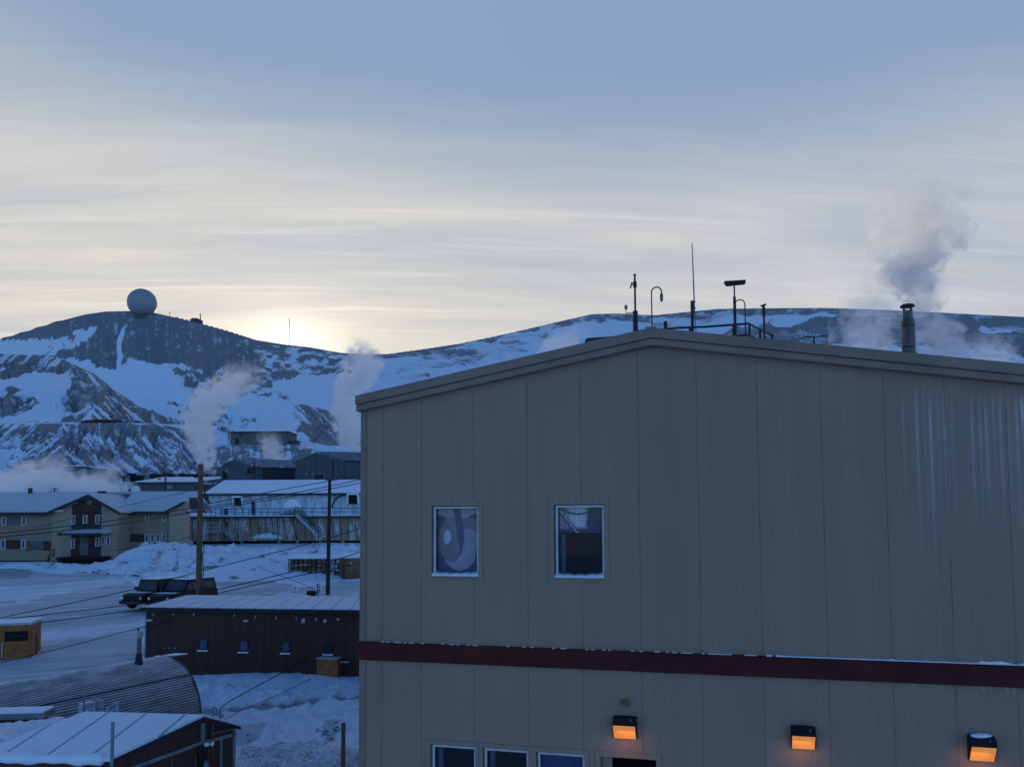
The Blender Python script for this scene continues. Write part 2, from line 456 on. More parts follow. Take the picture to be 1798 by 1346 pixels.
def build_hills():
    us = np.arange(-0.95, 0.95, 0.0012)
    ds = np.concatenate([np.linspace(138, 320, 170), np.linspace(321.5, 1000, 230), np.linspace(1010, 2400, 25)])
    U, D = np.meshgrid(us, ds)
    base = plane_h(np.minimum(D, 195.0))
    T0 = skyline([(-500, 700), (-250, 650), (-100, 616), (0, 594), (50, 579), (100, 563), (150, 550), (185, 545), (225, 544), (270, 547), (310, 556), (350, 566), (400, 580), (450, 596), (500, 604), (545, 609), (600, 619), (640, 621), (680, 621), (740, 613), (800, 604), (860, 592), (940, 574), (1000, 560), (1040, 551), (1080, 550), (1150, 553), (1200, 548), (1260, 542), (1330, 541), (1440, 540), (1540, 543), (1660, 549), (1798, 556), (1950, 562), (2300, 590)])
    D0 = np.interp(U, [pxu(p) for p in (-300, 100, 300, 420, 560, 700, 1000, 1300, 2000)], [600, 560, 560, 600, 700, 820, 900, 930, 930])
    def layer(T, Dk, B, zb, p, back=0.3):
        t = (D - B) / (Dk - B)
        zr = T(U) * Dk
        f = np.where(t > 0, np.clip(t, 0, 1) ** p, 0)
        z = zb + (zr - zb) * f
        z = np.where(D > Dk, zr - (D - Dk) * back, z)
        return np.where(t < 0, -99, z)
    zb0 = plane_h(np.array(195.0))
    B0 = np.interp(U, [pxu(p) for p in (0, 350, 640, 900)], [415, 410, 380, 300])
    h0 = layer(T0, D0, B0, plane_h(np.array(195.0)) + 14, 1.05, 0.22)
    rough0 = fbm(U * 46, D * 0.012, 5, 3); rid0 = np.abs(fbm(U * 90, D * 0.006, 5, 8))
    fade = sstep(210, 330, D) * (1 - sstep(-40, 0, D - D0))
    disp = (rough0 * 9 - rid0 * 5) * fade
    soft0 = fbm(U * 12, D * 0.008, 4, 13) * 5 * fade
    T1 = skyline([(-600, 640), (-200, 612), (-60, 616), (0, 620), (40, 622), (85, 622), (110, 630), (128, 638), (165, 655), (205, 686), (245, 714), (290, 731), (345, 742), (400, 760), (460, 790), (560, 840)])
    D1 = 380 + 30 * np.sin(U * 9)
    z250 = T1(U) * 0
    Tt = skyline([(-600, 735), (0, 742), (345, 745), (420, 770), (560, 830)])
    zt = Tt(U) * 275
    h1 = layer(T1, D1, 275, zt, 1.0, 0.45)
    # the spur that comes forward from the cone's top
    spur = np.exp(-((U - pxu(162 - (D - 380) * 0.0)) / 0.012) ** 2) * sstep(275, 300, D) * (1 - sstep(300, 380, D)) * 8
    f1 = sstep(276, 300, D) * (1 - sstep(-25, 0, D - D1))
    d1 = (fbm(U * 60, D * 0.02, 5, 21) * 7 - np.abs(fbm(U * 150 + D * 0.02, D * 0.01, 4, 31)) * 7) * f1
    h1 = h1 + spur
    T2 = skyline([(-600, 730), (-100, 742), (0, 744), (140, 742), (250, 742), (300, 748), (345, 760), (380, 790), (400, 820), (430, 850)])
    h2 = layer(T2, 262 + 0 * U, 186, plane_h(np.array(186.0)), 0.92, 0.0)
    h2 = np.where((D > 262) & (D < 300), T2(U) * 262, h2)
    h2 = np.where(D >= 300, -99, h2)
    f2 = sstep(187, 205, D) * (1 - sstep(250, 262, D))
    d2 = (fbm(U * 50, D * 0.03, 4, 41) * 4 - np.abs(fbm(U * 130 - D * 0.06, D * 0.012, 4, 51)) * 6.5) * f2
    T3 = skyline([(300, 860), (400, 792), (430, 768), (465, 738), (505, 713), (530, 708), (575, 719), (620, 744), (660, 768), (720, 800), (800, 850)])
    D3 = 335 + 0 * U
    h3 = layer(T3, D3, 255, plane_h(np.array(195.0)) + 22, 1.0, 0.6)
    f3 = sstep(256, 275, D) * (1 - sstep(310, 335, D))
    d3 = (-np.abs(fbm(U * 140 - D * 0.05, D * 0.015, 4, 61)) * 6) * f3
    T4 = skyline([(280, 850), (330, 815), (375, 787), (400, 780), (520, 780), (555, 790), (600, 800), (660, 812), (760, 850)])
    h4 = layer(T4, 250 + 0 * U, 190, plane_h(np.array(190.0)), 1.0, 0.0)
    h4 = np.where(D > 285, -99, h4)
    f4 = sstep(191, 205, D) * (1 - sstep(240, 250, D))
    d4 = (fbm(U * 60, D * 0.03, 4, 71) * 4) * f4
    Z = np.maximum.reduce([base, h0, h1, h2, h3, h4])
    Z = np.where(D > 1000, np.maximum(Z, -40), Z)
    X = U * D
    px, py = project(X, D, Z)
    wx = px + fbm(px / 22, py / 13, 4, 81) * 30; wy = py + fbm(px / 26, py / 10, 4, 91) * 18
    sn = np.full(U.shape, 0.90)
    def paint(poly, v, s=None):
        m = inpoly(wx, wy, poly)
        sn[m] = v if s is None else (v + s[m])
    def nz(a): return np.clip((a - a.mean()) / (a.std() + 1e-6), -2.2, 2.2)
    st_v = np.abs(fbm(px / 7, py / 60, 5, 101))           # runs straight down
    st_r = np.abs(fbm((px - py * 1.15) / 9, (py + px * 0.3) / 55, 5, 111)) * 2.6 - 0.45   # runs down to the right
    st_l = np.abs(fbm((px + py * 1.3) / 9, (py - px * 0.3) / 55, 5, 121)) * 2.6 - 0.45
    mot = fbm(px / 11, py / 4.5, 5, 131)
    st_v = nz(st_v); st_r = nz(st_r); st_l = nz(st_l); mot = nz(mot)
    # upper hill
    paint([(-300, 500), (250, 530), (420, 560), (640, 612), (645, 645), (560, 648), (520, 658), (470, 672), (395, 678), (350, 662), (318, 640), (290, 634), (240, 630), (205, 640), (150, 632), (100, 626), (60, 624), (-300, 640)], 0.27, st_v * 0.055 + mot * 0.06)
    paint([(-300, 625), (-60, 605), (60, 598), (120, 588), (168, 570), (160, 584), (110, 612), (80, 626), (-300, 650)], 0.80, mot * 0.12 + st_l * .10)
    tr = inpoly(px + (wx - px) * .12, py + (wy - py) * .2, [(206, 592), (212, 578), (224, 570), (218, 582), (214, 600), (215, 622), (213, 645), (204, 645), (207, 615)]); sn[tr] = 0.95
    paint([(300, 630), (380, 645), (470, 650), (480, 680), (420, 690), (340, 690), (315, 660)], 0.44, mot * 0.20)
    paint([(440, 612), (520, 606), (620, 622), (640, 650), (560, 655), (480, 650)], 0.47, mot * 0.18)
    paint([(345, 706), (380, 700), (410, 708), (380, 716)], 0.5, mot * .2); paint([(455, 690), (500, 693), (505, 705), (470, 702)], 0.42, mot * .15)
    paint([(295, 702), (330, 704), (400, 722), (450, 735), (440, 745), (360, 735), (320, 722)], 0.55, mot * 0.2)
    paint([(285, 740), (340, 742), (420, 755), (440, 770), (380, 772), (300, 762)], 0.40, st_v * 0.2)
    # left cone and its shoulders
    m1 = (D > 276) & (D < 420) & (h1 >= Z - 0.01)
    def paint1(poly, v, s=None):
        m = inpoly(wx, wy, poly) & m1
        sn[m] = v if s is None else (v + s[m])
    paint1([(-400, 590), (95, 612), (132, 636), (128, 645), (104, 656), (62, 646), (20, 658), (-400, 690)], 0.32, st_l * 0.22)
    paint1([(-400, 690), (0, 690), (45, 694), (66, 704), (50, 722), (20, 730), (-400, 740)], 0.30, mot * 0.18)
    paint1([(4, 680), (20, 676), (40, 678), (36, 688), (10, 690)], 0.3, mot * .15)
    paint1([(124, 640), (134, 640), (162, 668), (166, 712), (128, 722), (108, 722), (118, 690), (122, 664)], 0.40, st_l * 0.08 + mot * .10)
    paint1([(130, 632), (165, 648), (250, 708), (350, 738), (410, 752), (410, 765), (160, 748), (166, 712), (160, 668), (146, 655)], 0.33, st_r * 0.24)
    paint1([(10, 742), (100, 738), (165, 716), (150, 735), (90, 745)], 0.28, mot * .12)
    # spoil bank below the terrace
    m2 = (h2 >= Z - 0.01) & (D < 300) & (D > 187)
    s2 = np.where(px < 110, st_l, st_r)
    sn[m2] = (0.44 + s2[m2] * 0.22 + mot[m2] * 0.08)
    m2b = m2 & inpoly(wx, wy, [(120, 742), (290, 745), (290, 762), (120, 764)])
    sn[m2b] = 0.30 + st_v[m2b] * 0.10 + mot[m2b] * .05
    m2c = m2 & inpoly(wx, wy, [(-100, 770), (30, 765), (40, 800), (10, 840), (-100, 840)])
    sn[m2c] = 0.70 + mot[m2c] * .15
    sn[(D > 262) & (D < 276) & (px < 400)] = 0.7
    # right mound and the pad in front of it
    m3 = (h3 >= Z - 0.01) & (D > 256)
    sn[m3] = 0.88
    m3r = m3 & inpoly(wx, wy, [(500, 700), (540, 700), (640, 740), (740, 800), (600, 800), (545, 770), (515, 735)])
    sn[m3r] = 0.33 + st_r[m3r] * 0.18
    m4 = (h4 >= Z - 0.01) & (D > 191) & (D < 286)
    sn[m4] = 0.42 + mot[m4] * 0.14 + st_v[m4] * .08
    sn[m4 & (D > 251)] = 0.8
    # right-hand ridge
    T0v = T0(U)
    edge = (T0v - Z / D) * F
    mr_ = (px > 640) & (h0 >= Z - 0.01)
    sn[mr_] = 0.92
    band = mr_ & (edge < 9 + 12 * (fbm(px / 30, py / 30, 3, 141) + 0.3))
    sn[band] = 0.36 + mot[band] * 0.10
    def paintr(poly, v, s):
        m = inpoly(wx, wy, poly) & mr_; sn[m] = v + s[m]
    lay = nz(fbm((px + py * 2.2) / 60, (py - px * 0.05) / 9, 5, 151))
    paintr([(690, 655), (740, 625), (800, 608), (900, 588), (985, 566), (960, 600), (900, 622), (820, 640), (740, 650)], 0.60, lay * 0.15)
    paintr([(640, 650), (700, 660), (760, 660), (720, 676), (650, 680)], 0.62, lay * 0.14)
    paintr([(1140, 560), (1250, 548), (1290, 556), (1240, 566), (1180, 580), (1150, 590)], 0.55, lay * .15)
    paintr([(1260, 590), (1330, 568), (1420, 556), (1600, 552), (1850, 560), (1850, 640), (1640, 640), (1480, 615), (1380, 600), (1290, 604)], 0.30, lay * 0.09)
    paintr([(1355, 566), (1440, 550), (1420, 562), (1370, 574)], 0.85, lay * .1)
    paintr([(1720, 572), (1780, 576), (1770, 586), (1725, 582)], 0.75, lay * .1)
    paintr([(1400, 600), (1700, 612), (1798, 625), (1850, 660), (1400, 640)], 0.55, lay * .14)
    # the flat at the foot
    sn[(D < 190)] = 0.86
    road = np.zeros(U.shape)
    bare = 0.15 + 0.85 * np.clip((0.85 - sn) / 0.3, 0, 1)
    top0 = h0 >= Z - 0.01
    Z = Z + np.where(top0, disp * bare + soft0, 0) + np.where(m1, d1 * bare, 0) + np.where(m2, d2 * bare, 0) + np.where(m3, d3 * bare, 0) + np.where(m4, d4 * bare, 0)
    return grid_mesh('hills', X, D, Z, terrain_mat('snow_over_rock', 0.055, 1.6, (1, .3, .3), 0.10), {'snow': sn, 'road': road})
hills = build_hills()

def build_ground():
    us = np.arange(-1.1, 0.75, 0.0032)
    ds = np.concatenate([np.linspace(3, 22, 20), np.linspace(22.2, 60, 190), np.linspace(60.3, 138, 220)])
    U, D = np.meshgrid(us, ds)
    X = U * D
    Z = plane_h(D)
    px, py = project(X, D, Z)
    amp = (1 - sstep(128, 138, D))
    rough = fbm(X * 0.35, D * 0.35, 5, 5)
    wx = px + fbm(px / 40, py / 20, 4, 7) * 40; wy = py + fbm(px / 50, py / 16, 4, 9) * 18
    road = np.zeros(U.shape); sn = np.full(U.shape, 0.92)
    def paint(a, poly, v): a[inpoly(wx, wy, poly)] = v
    paint(road, [(-400, 1000), (40, 1004), (130, 1004), (225, 985), (262, 990), (215, 1010), (240, 1030), (345, 1030), (420, 1015), (520, 1030), (640, 1020), (640, 1052), (300, 1068), (250, 1120), (255, 1160), (0, 1200), (-400, 1240)], 0.62)
    paint(road, [(-300, 1042), (120, 1026), (240, 1008), (200, 1030), (60, 1050), (-300, 1100)], 0.25)
    paint(road, [(-300, 1130), (60, 1110), (255, 1090), (255, 1102), (40, 1140), (-300, 1170)], 0.35)
    paint(road, [(-100, 995), (60, 990), (70, 1008), (40, 1014), (-100, 1016)], 0.95)
    paint(road, [(370, 1008), (470, 1012), (520, 1030), (430, 1030), (340, 1024)], 0.8)
    # wheel-worn lane and trampled ground in front of the brown building
    lane = [(340, 1238), (430, 1236), (520, 1230), (633, 1218), (640, 1226), (560, 1238), (480, 1246), (340, 1250)]
    paint(road, lane, 0.92)
    paint(road, [(400, 1275), (480, 1268), (440, 1300), (400, 1320)], 0.5)
    paint(sn, [(420, 1310), (520, 1300), (633, 1318), (640, 1400), (400, 1400)], 0.55)
    paint(sn, [(560, 1255), (585, 1262), (596, 1300), (565, 1310)], 0.55)
    lump = np.where(inpoly(wx, wy, [(330, 1215), (640, 1200), (640, 1420), (330, 1420)]), 1.0, 0.35)
    drift = fbm(X * 0.12, D * 0.2, 4, 33)
    clod = fbm(X * 2.2, D * 2.2, 4, 45)
    Z = Z + amp * (rough * 0.45 * lump + drift * 0.6 * lump + (clod * .32 + np.clip(clod - .1, 0, 1) * .5) * np.where(lump > .5, 1, 0))
    Z = Z - 0.14 * amp * (road > 0.9) + amp * 0.10 * np.abs(fbm(X * 1.1, D * 1.1, 4, 55)) * lump
    # ruts along the road
    rut = fbm((X + D * 0.9) * 0.12, (D - X * 0.35) * 1.6, 4, 66)
    road = np.clip(road + (road > 0.1) * rut * 0.9, 0, 1)
    road = np.maximum(road, ((rut > 0.16) * lump > 0.5) * 0.25 * (D < 44))
    return grid_mesh('snow_ground', X, D, Z, terrain_mat('trodden_snow', 0.9, 0.28), {'snow': sn, 'road': road})
build_ground()
def build_outer():
    mb = MB(); s = 9000
    mb.face([(-s, -s, -13), (s, -s, -13), (s, s, -13), (-s, s, -13)])
    o = mb.build('ground', M['snow'], at=(0, 0, -13)); o['kind'] = 'structure'
build_outer()

def snow_heap(name, path, width, height, seed, res=0.35, mat=None):
    """a ploughed heap: a lumpy strip of snow along a path of (x, y, height factor)"""
    pts = [Vector(p) for p in path]
    seg = [0]
    for a, b in zip(pts, pts[1:]): seg.append(seg[-1] + math.hypot(b.x - a.x, b.y - a.y))
    n = max(8, int(seg[-1] / res)); m = max(10, int(2 * width / res))
    S = np.linspace(0, seg[-1], n); Tt = np.linspace(-1, 1, m)
    cx = np.interp(S, seg, [p.x for p in pts]); cy = np.interp(S, seg, [p.y for p in pts]); ch = np.interp(S, seg, [p.z for p in pts])
    tx = np.gradient(cx); ty = np.gradient(cy); l = np.hypot(tx, ty) + 1e-9; nx, ny = ty / l, -tx / l
    X = cx[:, None] + nx[:, None] * Tt[None] * width; Y = cy[:, None] + ny[:, None] * Tt[None] * width
    ends = np.clip(np.minimum(S, seg[-1] - S) / (width * 0.6), 0, 1) ** 0.6
    prof = np.clip(1 - np.abs(Tt) ** 1.8, 0, 1)
    wob = 1 + 0.9 * fbm(X * 0.25, Y * 0.25, 4, seed)
    Hh_ = height * ch[:, None] * ends[:, None] * prof[None] * wob + (fbm(X * 1.3, Y * 1.3, 5, seed + 3) * 0.95 * min(1, height / 1.6) + min(1, height / 1.6) * np.clip(fbm(X * 1.9, Y * 1.9, 4, seed + 5) - .08, 0, 1) * 1.9) * prof[None]
    Z = plane_h(Y) + Hh_ - 0.25 * (1 - prof[None])
    sn = 0.86 + fbm(X * 0.7, Y * 0.9, 5, seed + 7) * 1.5
    return grid_mesh(name, X, Y, Z, mat or heap_mat, {'snow': sn, 'road': np.zeros(X.shape)})
heap_mat = terrain_mat('ploughed_snow', 1.1, 0.40)
g = lambda px, py: ground_at(px, py)
def gp(px, d, k): r = ray(px, 980); return (r.x * d, d, k)
snow_heap('snow_bank', [gp(205, 82, .25), gp(236, 84, .75), gp(270, 86, 1.2), gp(305, 87, 1.25), gp(335, 87, 1.1), gp(375, 87, 1.1), gp(405, 86, .95), gp(440, 86, .85), gp(500, 86, .78), gp(560, 87, .85), gp(650, 88, .95), gp(760, 88, .8)], 9.6, 2.05, 11, .2)
snow_heap('snow_bank', [gp(165, 88, .35), gp(210, 85, .55), gp(240, 84, .35)], 2.0, 1.5, 21)
snow_heap('snow_bank', [gp(468, 63, .6), gp(490, 63.5, 1.1), gp(515, 64, .9), gp(560, 65, .5), gp(600, 66, .3)], 2.3, 1.2, 31)
snow_heap('snow_bank', [gp(-60, 90.5, .5), gp(40, 89.5, .4), gp(110, 89, .45), gp(150, 88.5, .3)], 1.6, 0.75, 41)
snow_heap('snow_bank', [gp(330, 41.8, .9), gp(420, 42.2, 1.0), gp(520, 41.8, .9), gp(660, 41.2, 1.0)], 2.4, 0.34, 51)
# ------------------------------------------------------------------ main building
def solve_angle():
    lo, hi = R_(2), R_(30)
    for _ in range(60):
        a = (lo + hi) / 2
        f = Fr(P(1150, 900, 14.0), (math.cos(a), -math.sin(a)))
        d = f.hit(640, 1126)[1] - f.hit(1790, 1168)[1]
        if d > 0: lo = a
        else: hi = a
    return a
WALL_A = solve_angle()
BF = Fr(P(1150, 900, 14.0), (math.cos(WALL_A), -math.sin(WALL_A)))
BACK = -BF.n
def grid_wall(mb, fr, s0, s1, h0, h1, holes, depth=0.14, mi=0):
    """a wall sheet with openings and their reveals"""
    ss = sorted({s0, s1, *[a for q in holes for a in q[:2]]}); hs = sorted({h0, h1, *[a for q in holes for a in q[2:4]]})
    for a, b in zip(ss, ss[1:]):
        for c, d in zip(hs, hs[1:]):
            ms, mh = (a + b) / 2, (c + d) / 2
            if any(q[0] < ms < q[1] and q[2] < mh < q[3] for q in holes): continue
            mb.face([fr.pt(a, 0, c), fr.pt(b, 0, c), fr.pt(b, 0, d), fr.pt(a, 0, d)], mi)
    for a, b, c, d in holes:
        p = fr.pt
        mb.face([p(a, 0, c), p(a, -depth, c), p(a, -depth, d), p(a, 0, d)], mi); mb.face([p(b, 0, c), p(b, -depth, c), p(b, -depth, d), p(b, 0, d)], mi)
        mb.face([p(a, 0, c), p(b, 0, c), p(b, -depth, c), p(a, -depth, c)], mi); mb.face([p(a, 0, d), p(b, 0, d), p(b, -depth, d), p(a, -depth, d)], mi)
def hole(fr, x0, y0, x1, y1):
    ym = (y0 + y1) / 2; xm = (x0 + x1) / 2
    return (fr.hit(x0, ym)[0], fr.hit(x1, ym)[0], fr.hit(xm, y1)[1], fr.hit(xm, y0)[1])
XD = (BF.x.x, BF.x.y, 0)
M['main_wall'] = siding('beige_ribbed_siding', (0.335, 0.226, 0.166), XD, 0.102, 0.10, 0.07)
M['main_trim'] = simple('beige_fascia_metal', (0.27, 0.182, 0.135), 0.55, 1.2, 0.12, 0, (1, 1, 1))
M['red_band'] = simple('oxblood_trim', (0.075, 0.011, 0.009), 0.6, 2.0, 0.25)
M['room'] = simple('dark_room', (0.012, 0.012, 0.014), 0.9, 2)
M['curtain'] = simple('blue_grey_curtain', (0.60, 0.46, 0.45), 0.9, 5, 0.12, bmp=0.2)
M['curtain_pale'] = simple('pale_cloth', (0.92, 0.80, 0.74), 0.9, 4, 0.15)
M['curtain_mid'] = simple('mid_cloth', (0.40, 0.29, 0.27), 0.9, 4, 0.15)
M['curtain_dark'] = simple('dark_cloth', (0.13, 0.135, 0.18), 0.9, 4, 0.15)
def frost_mat():
    m, nt, b = node_mat('wind_blown_frost')
    b.inputs['Base Color'].default_value = (0.78, 0.66, 0.60, 1); b.inputs['Roughness'].default_value = 0.9
    n = mnoise(nt, mscale(nt, mpos(nt), (1, 1, 0.35)), 16.0, 5, 0.7)
    fr = mk(nt, 'ShaderNodeAttribute', attribute_name='fade').outputs['Fac']
    lk(nt, mmath(nt, 'MULTIPLY', mrange(nt, n, 0.30, 0.70, 0.25, 0.62), fr), b.inputs['Alpha'])
    return m
M['frost'] = frost_mat()
def build_main():
    s_l, _ = BF.hit(635, 900)
    s_a, _ = BF.hit(1150, 900)
    s_r = 2 * s_a - s_l + 0.8
    h_ap = BF.hit(1150, 592)[1]; h_ev = BF.hit(634, 708)[1]
    h_rt = BF.hit(1790, 657)[1]; s_t = BF.hit(1790, 657)[0]
    sl_r = (h_ap - h_rt) / (s_t - s_a); h_er = h_ap - sl_r * (s_r - s_a)
    hb = -10.5
    root = thing('apartment_block', BF.pt(s_a, -14, hb), 'large beige metal-sided gabled building with an oxblood band, nearest of all', 'building')
    h1 = hole(BF, 758, 888, 840, 1010); h2 = hole(BF, 973, 885, 1061, 1013)
    lowers = [hole(BF, 756, 1309, 835, 1450), hole(BF, 848, 1315, 928, 1455), hole(BF, 942, 1321, 1027, 1460)]
    hd = hole(BF, 1055, 1319, 1153, 1480)
    # level the openings
    def lev(hs, c, d): return [(q[0], q[1], c, d) for q in hs]
    c = (h1[2] + h2[2]) / 2; d = (h1[3] + h2[3]) / 2; h1, h2 = lev([h1, h2], c, d)
    d = sum(q[3] for q in lowers) / 3; lowers = lev(lowers, d - 1.28, d)
    hd = (hd[0], hd[1], d - 1.9, d)
    L_end = 28.0
    mb = MB(); grid_wall(mb, BF, s_l, s_r, hb, min(h_ev, h_er), [h1, h2] + lowers + [hd])
    h0_ = min(h_ev, h_er); mb.face([BF.pt(s_l, 0, h0_), BF.pt(s_r, 0, h0_), BF.pt(s_r, 0, h_er), BF.pt(s_a, 0, h_ap), BF.pt(s_l, 0, h_ev)])
    for s, he in ((s_l, h_ev), (s_r, h_er)): mb.face([BF.pt(s, 0, hb), BF.pt(s, -L_end, hb), BF.pt(s, -L_end, he), BF.pt(s, 0, he)])
    mb.face([BF.pt(s_l, -L_end, hb), BF.pt(s_r, -L_end, hb), BF.pt(s_r, -L_end, h_er), BF.pt(s_a, -L_end, h_ap), BF.pt(s_l, -L_end, h_ev)])
    mb.build('wall', M['main_wall'], root)
    # corner and panel trims
    cj = MB(); cj.fbox(BF, s_l - 0.02, s_l + 0.10, -0.06, 0.018, hb, h_ev - 0.12)
    cj.build('corner_trim', M['main_trim'], root)
    # roof
    ov = 0.16
    def roofline(s): return h_ap - ((h_ap - h_ev) * (s_a - s) / (s_a - s_l) if s < s_a else sl_r * (s - s_a))
    e = 0.13
    rf = MB()
    sl = s_l - 0.07; sr = s_r + 0.07
    for a in (sl, sr):
        q = [BF.pt(a, -L_end - ov, roofline(a) + 0.02), BF.pt(a, ov, roofline(a) + 0.02), BF.pt(s_a, ov, h_ap + 0.02), BF.pt(s_a, -L_end - ov, h_ap + 0.02)]
        rf.slab(q, (0, 0, 0.10))
    roof = rf.build('roof', M['main_trim'], root)
    fa = MB()
    # rake: an upper lip, a shadow step and a lower board, mitred at the apex
    def strip(t0, t1, lo, hi):
        for a in (s_l - 0.10, s_r + 0.10):
            a = a + (.05 if a < s_a else 0)
            fa.prism([BF.pt(a, t0, roofline(a) + lo), BF.pt(s_a, t0, h_ap + lo), BF.pt(s_a, t0, h_ap + hi), BF.pt(a, t0, roofline(a) + hi)], BF.n * (t1 - t0))
    strip(0.165, 0.215, -0.040, 0.130)
    fa2 = fa; strip(0.002, 0.150, -0.165, -0.035)
    strip(0.150, 0.172, -0.165, -0.055)
    fa.build('rake_fascia', M['main_trim'], root)
    ridge = MB(); ridge.fbox(BF, s_a - 0.09, s_a + 0.09, -3.0, 0.222, h_ap + 0.10, h_ap + 0.145)
    ridge.build('ridge_cap', M['main_trim'], root)
    # the band
    bt = BF.hit(1150, (1126 + 1145.5) / 2 + 9)[1]; 
    bt = (BF.hit(640, 1126)[1] + BF.hit(1790, 1168)[1]) / 2; bb = (BF.hit(640, 1158)[1] + BF.hit(1790, 1204)[1]) / 2
    band = MB(); band.fbox(BF, s_l - 0.03, s_r + 0.03, 0.0, 0.07, bb, bt)
    band.fbox(BF, s_l - 0.035, s_r + 0.03, 0.0, 0.085, bt + 0.001, bt + 0.012)
    bo = band.build('trim_band', M['red_band'], root)
    sw = MB()
    prev = None
    ss = np.arange(s_l + 0.3, s_r, 0.05)
    prof = fbm(ss * 1.3, ss * 0 + 3.3, 5, 77)
    for s0_, pv in zip(ss, prof):
        f = max(0.0, (s0_ - s_a - 1.6) / 1.2); f = min(f, 1) 
        hgt = max(0.0, (pv + 0.02) * 0.42) * (0.05 + f)
        if f > 0.3: hgt = max(hgt, 0.012)
        if f < .3 and random.random() < (.80 if pv < 0.05 else .45): continue
        sw.fbox(BF, s0_ + 0.001, s0_ + 0.049, 0.002, 0.07, bt + 0.012, bt + 0.014 + max(hgt, 0.006))
    sw.build('ledge_snow', M['snow_clean'], bo)['kind'] = 'stuff'
    # windows
    WP = M['white_paint']
    def window(hq, kind):
        a, b, c_, d_ = hq
        fr = MB(); w = 0.036; t0, t1 = -0.10, -0.04
        a += 0.022; b -= 0.004
        fr.fbox(BF, a, a + w, t0, t1, c_, d_ - 0.012); fr.fbox(BF, b - w, b, t0, t1, c_, d_ - 0.012)
        fr.fbox(BF, a + w, b - w, t0, t1, d_ - 0.012 - w, d_ - 0.012); fr.fbox(BF, a + w, b - w, t0, t1, c_, c_ + w)
        o = fr.build('window', M['frame_metal'], root, bevel=0.004)
        p = MB(); p.fbox(BF, a + w, b - w, -0.075, -0.070, c_ + w, d_ - w - 0.012); p.build('pane', M['pane'], o)
        # flat casing round the opening
        cs = MB(); k = 0.085
        A, B = hq[0], hq[1]
        cs.fbox(BF, A - k, A - 0.003, 0.002, 0.02, c_ - k, d_ + k); cs.fbox(BF, B + 0.003, B + k, 0.002, 0.02, c_ - k, d_ + k)
        cs.fbox(BF, A - 0.003, B + 0.003, 0.002, 0.02, d_ + 0.003, d_ + k); cs.fbox(BF, A - 0.003, B + 0.003, 0.002, 0.02, c_ - k, c_ - 0.003)
        cs.build('casing', M['main_wall'], o)
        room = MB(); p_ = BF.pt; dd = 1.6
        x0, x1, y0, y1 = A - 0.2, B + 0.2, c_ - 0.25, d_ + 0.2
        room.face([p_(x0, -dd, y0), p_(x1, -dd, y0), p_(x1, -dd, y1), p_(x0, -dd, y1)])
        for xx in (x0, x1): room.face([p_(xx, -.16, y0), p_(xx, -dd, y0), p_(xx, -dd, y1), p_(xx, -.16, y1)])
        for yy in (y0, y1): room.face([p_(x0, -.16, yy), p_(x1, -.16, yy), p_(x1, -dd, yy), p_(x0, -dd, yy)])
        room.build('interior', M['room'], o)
        if kind != 'low' and kind != 'shade':
            sn = MB(); sn.fbox(BF, hq[0] - 0.005, hq[1] + 0.012, -0.06, 0.035, c_ - 0.045, c_ - 0.01)
            sn.build('sill', M['main_trim'], o)
            n = 14
            cap = MB(); us_ = np.linspace(hq[0] + 0.005, hq[1] - 0.005, n)
            for i in range(n - 1):
                m0 = 0.055 + 0.03 * abs(2 * i / (n - 2) - 1) ** 2 + 0.008 * math.sin(i * 2.1); 
                m1 = 0.055 + 0.03 * abs(2 * (i + 1) / (n - 2) - 1) ** 2 + 0.008 * math.sin(i * 2.1 + 2.1)
                cap.hexa([p_(us_[i], .03, c_ - .01), p_(us_[i + 1], .03, c_ - .01), p_(us_[i + 1], -.074, c_ - .01), p_(us_[i], -.074, c_ - .01),
                          p_(us_[i], .012, c_ + 0.022), p_(us_[i + 1], .012, c_ + 0.022), p_(us_[i + 1], -.074, c_ + m1), p_(us_[i], -.074, c_ + m0)])
            cap.build('sill_snow', M['snow_clean'], o, smooth=True)
        return o, (a + w, b - w, c_ + w, d_ - w - 0.012)
    M['frame_metal'] = simple('white_window_frame', (0.62, 0.64, 0.68), 0.45, 5, 0.1)
    def cloth(o, q, t, mats, shapes, name, amp=0.012):
        a, b, c_, d_ = q
        cl = MB(); nx, ny = 64, 44
        pt = lambda i, j: BF.pt(a + (b - a) * i / nx, t + amp * math.sin(i * 0.9 + 0.4 * math.sin(j * .3)), c_ + (d_ - c_) * j / ny)
        for i in range(nx):
            for j in range(ny):
                u, v = (i + .5) / nx, (j + .5) / ny
                mi = 0
                for k, fn in shapes:
                    if fn(u, v): mi = k
                cl.face([pt(i, j), pt(i + 1, j), pt(i + 1, j + 1), pt(i, j + 1)], mi)
        cl.build(name, mats, o)
    o, q = window(h1, 'cloth')
    lab(o, 'window covered inside by a cloth with large pale rounded patches')
    ell = lambda cx, cy, rx, ry: (lambda u, v: ((u - cx) / rx) ** 2 + ((v - cy) / ry) ** 2 < 1)
    nxs = 84
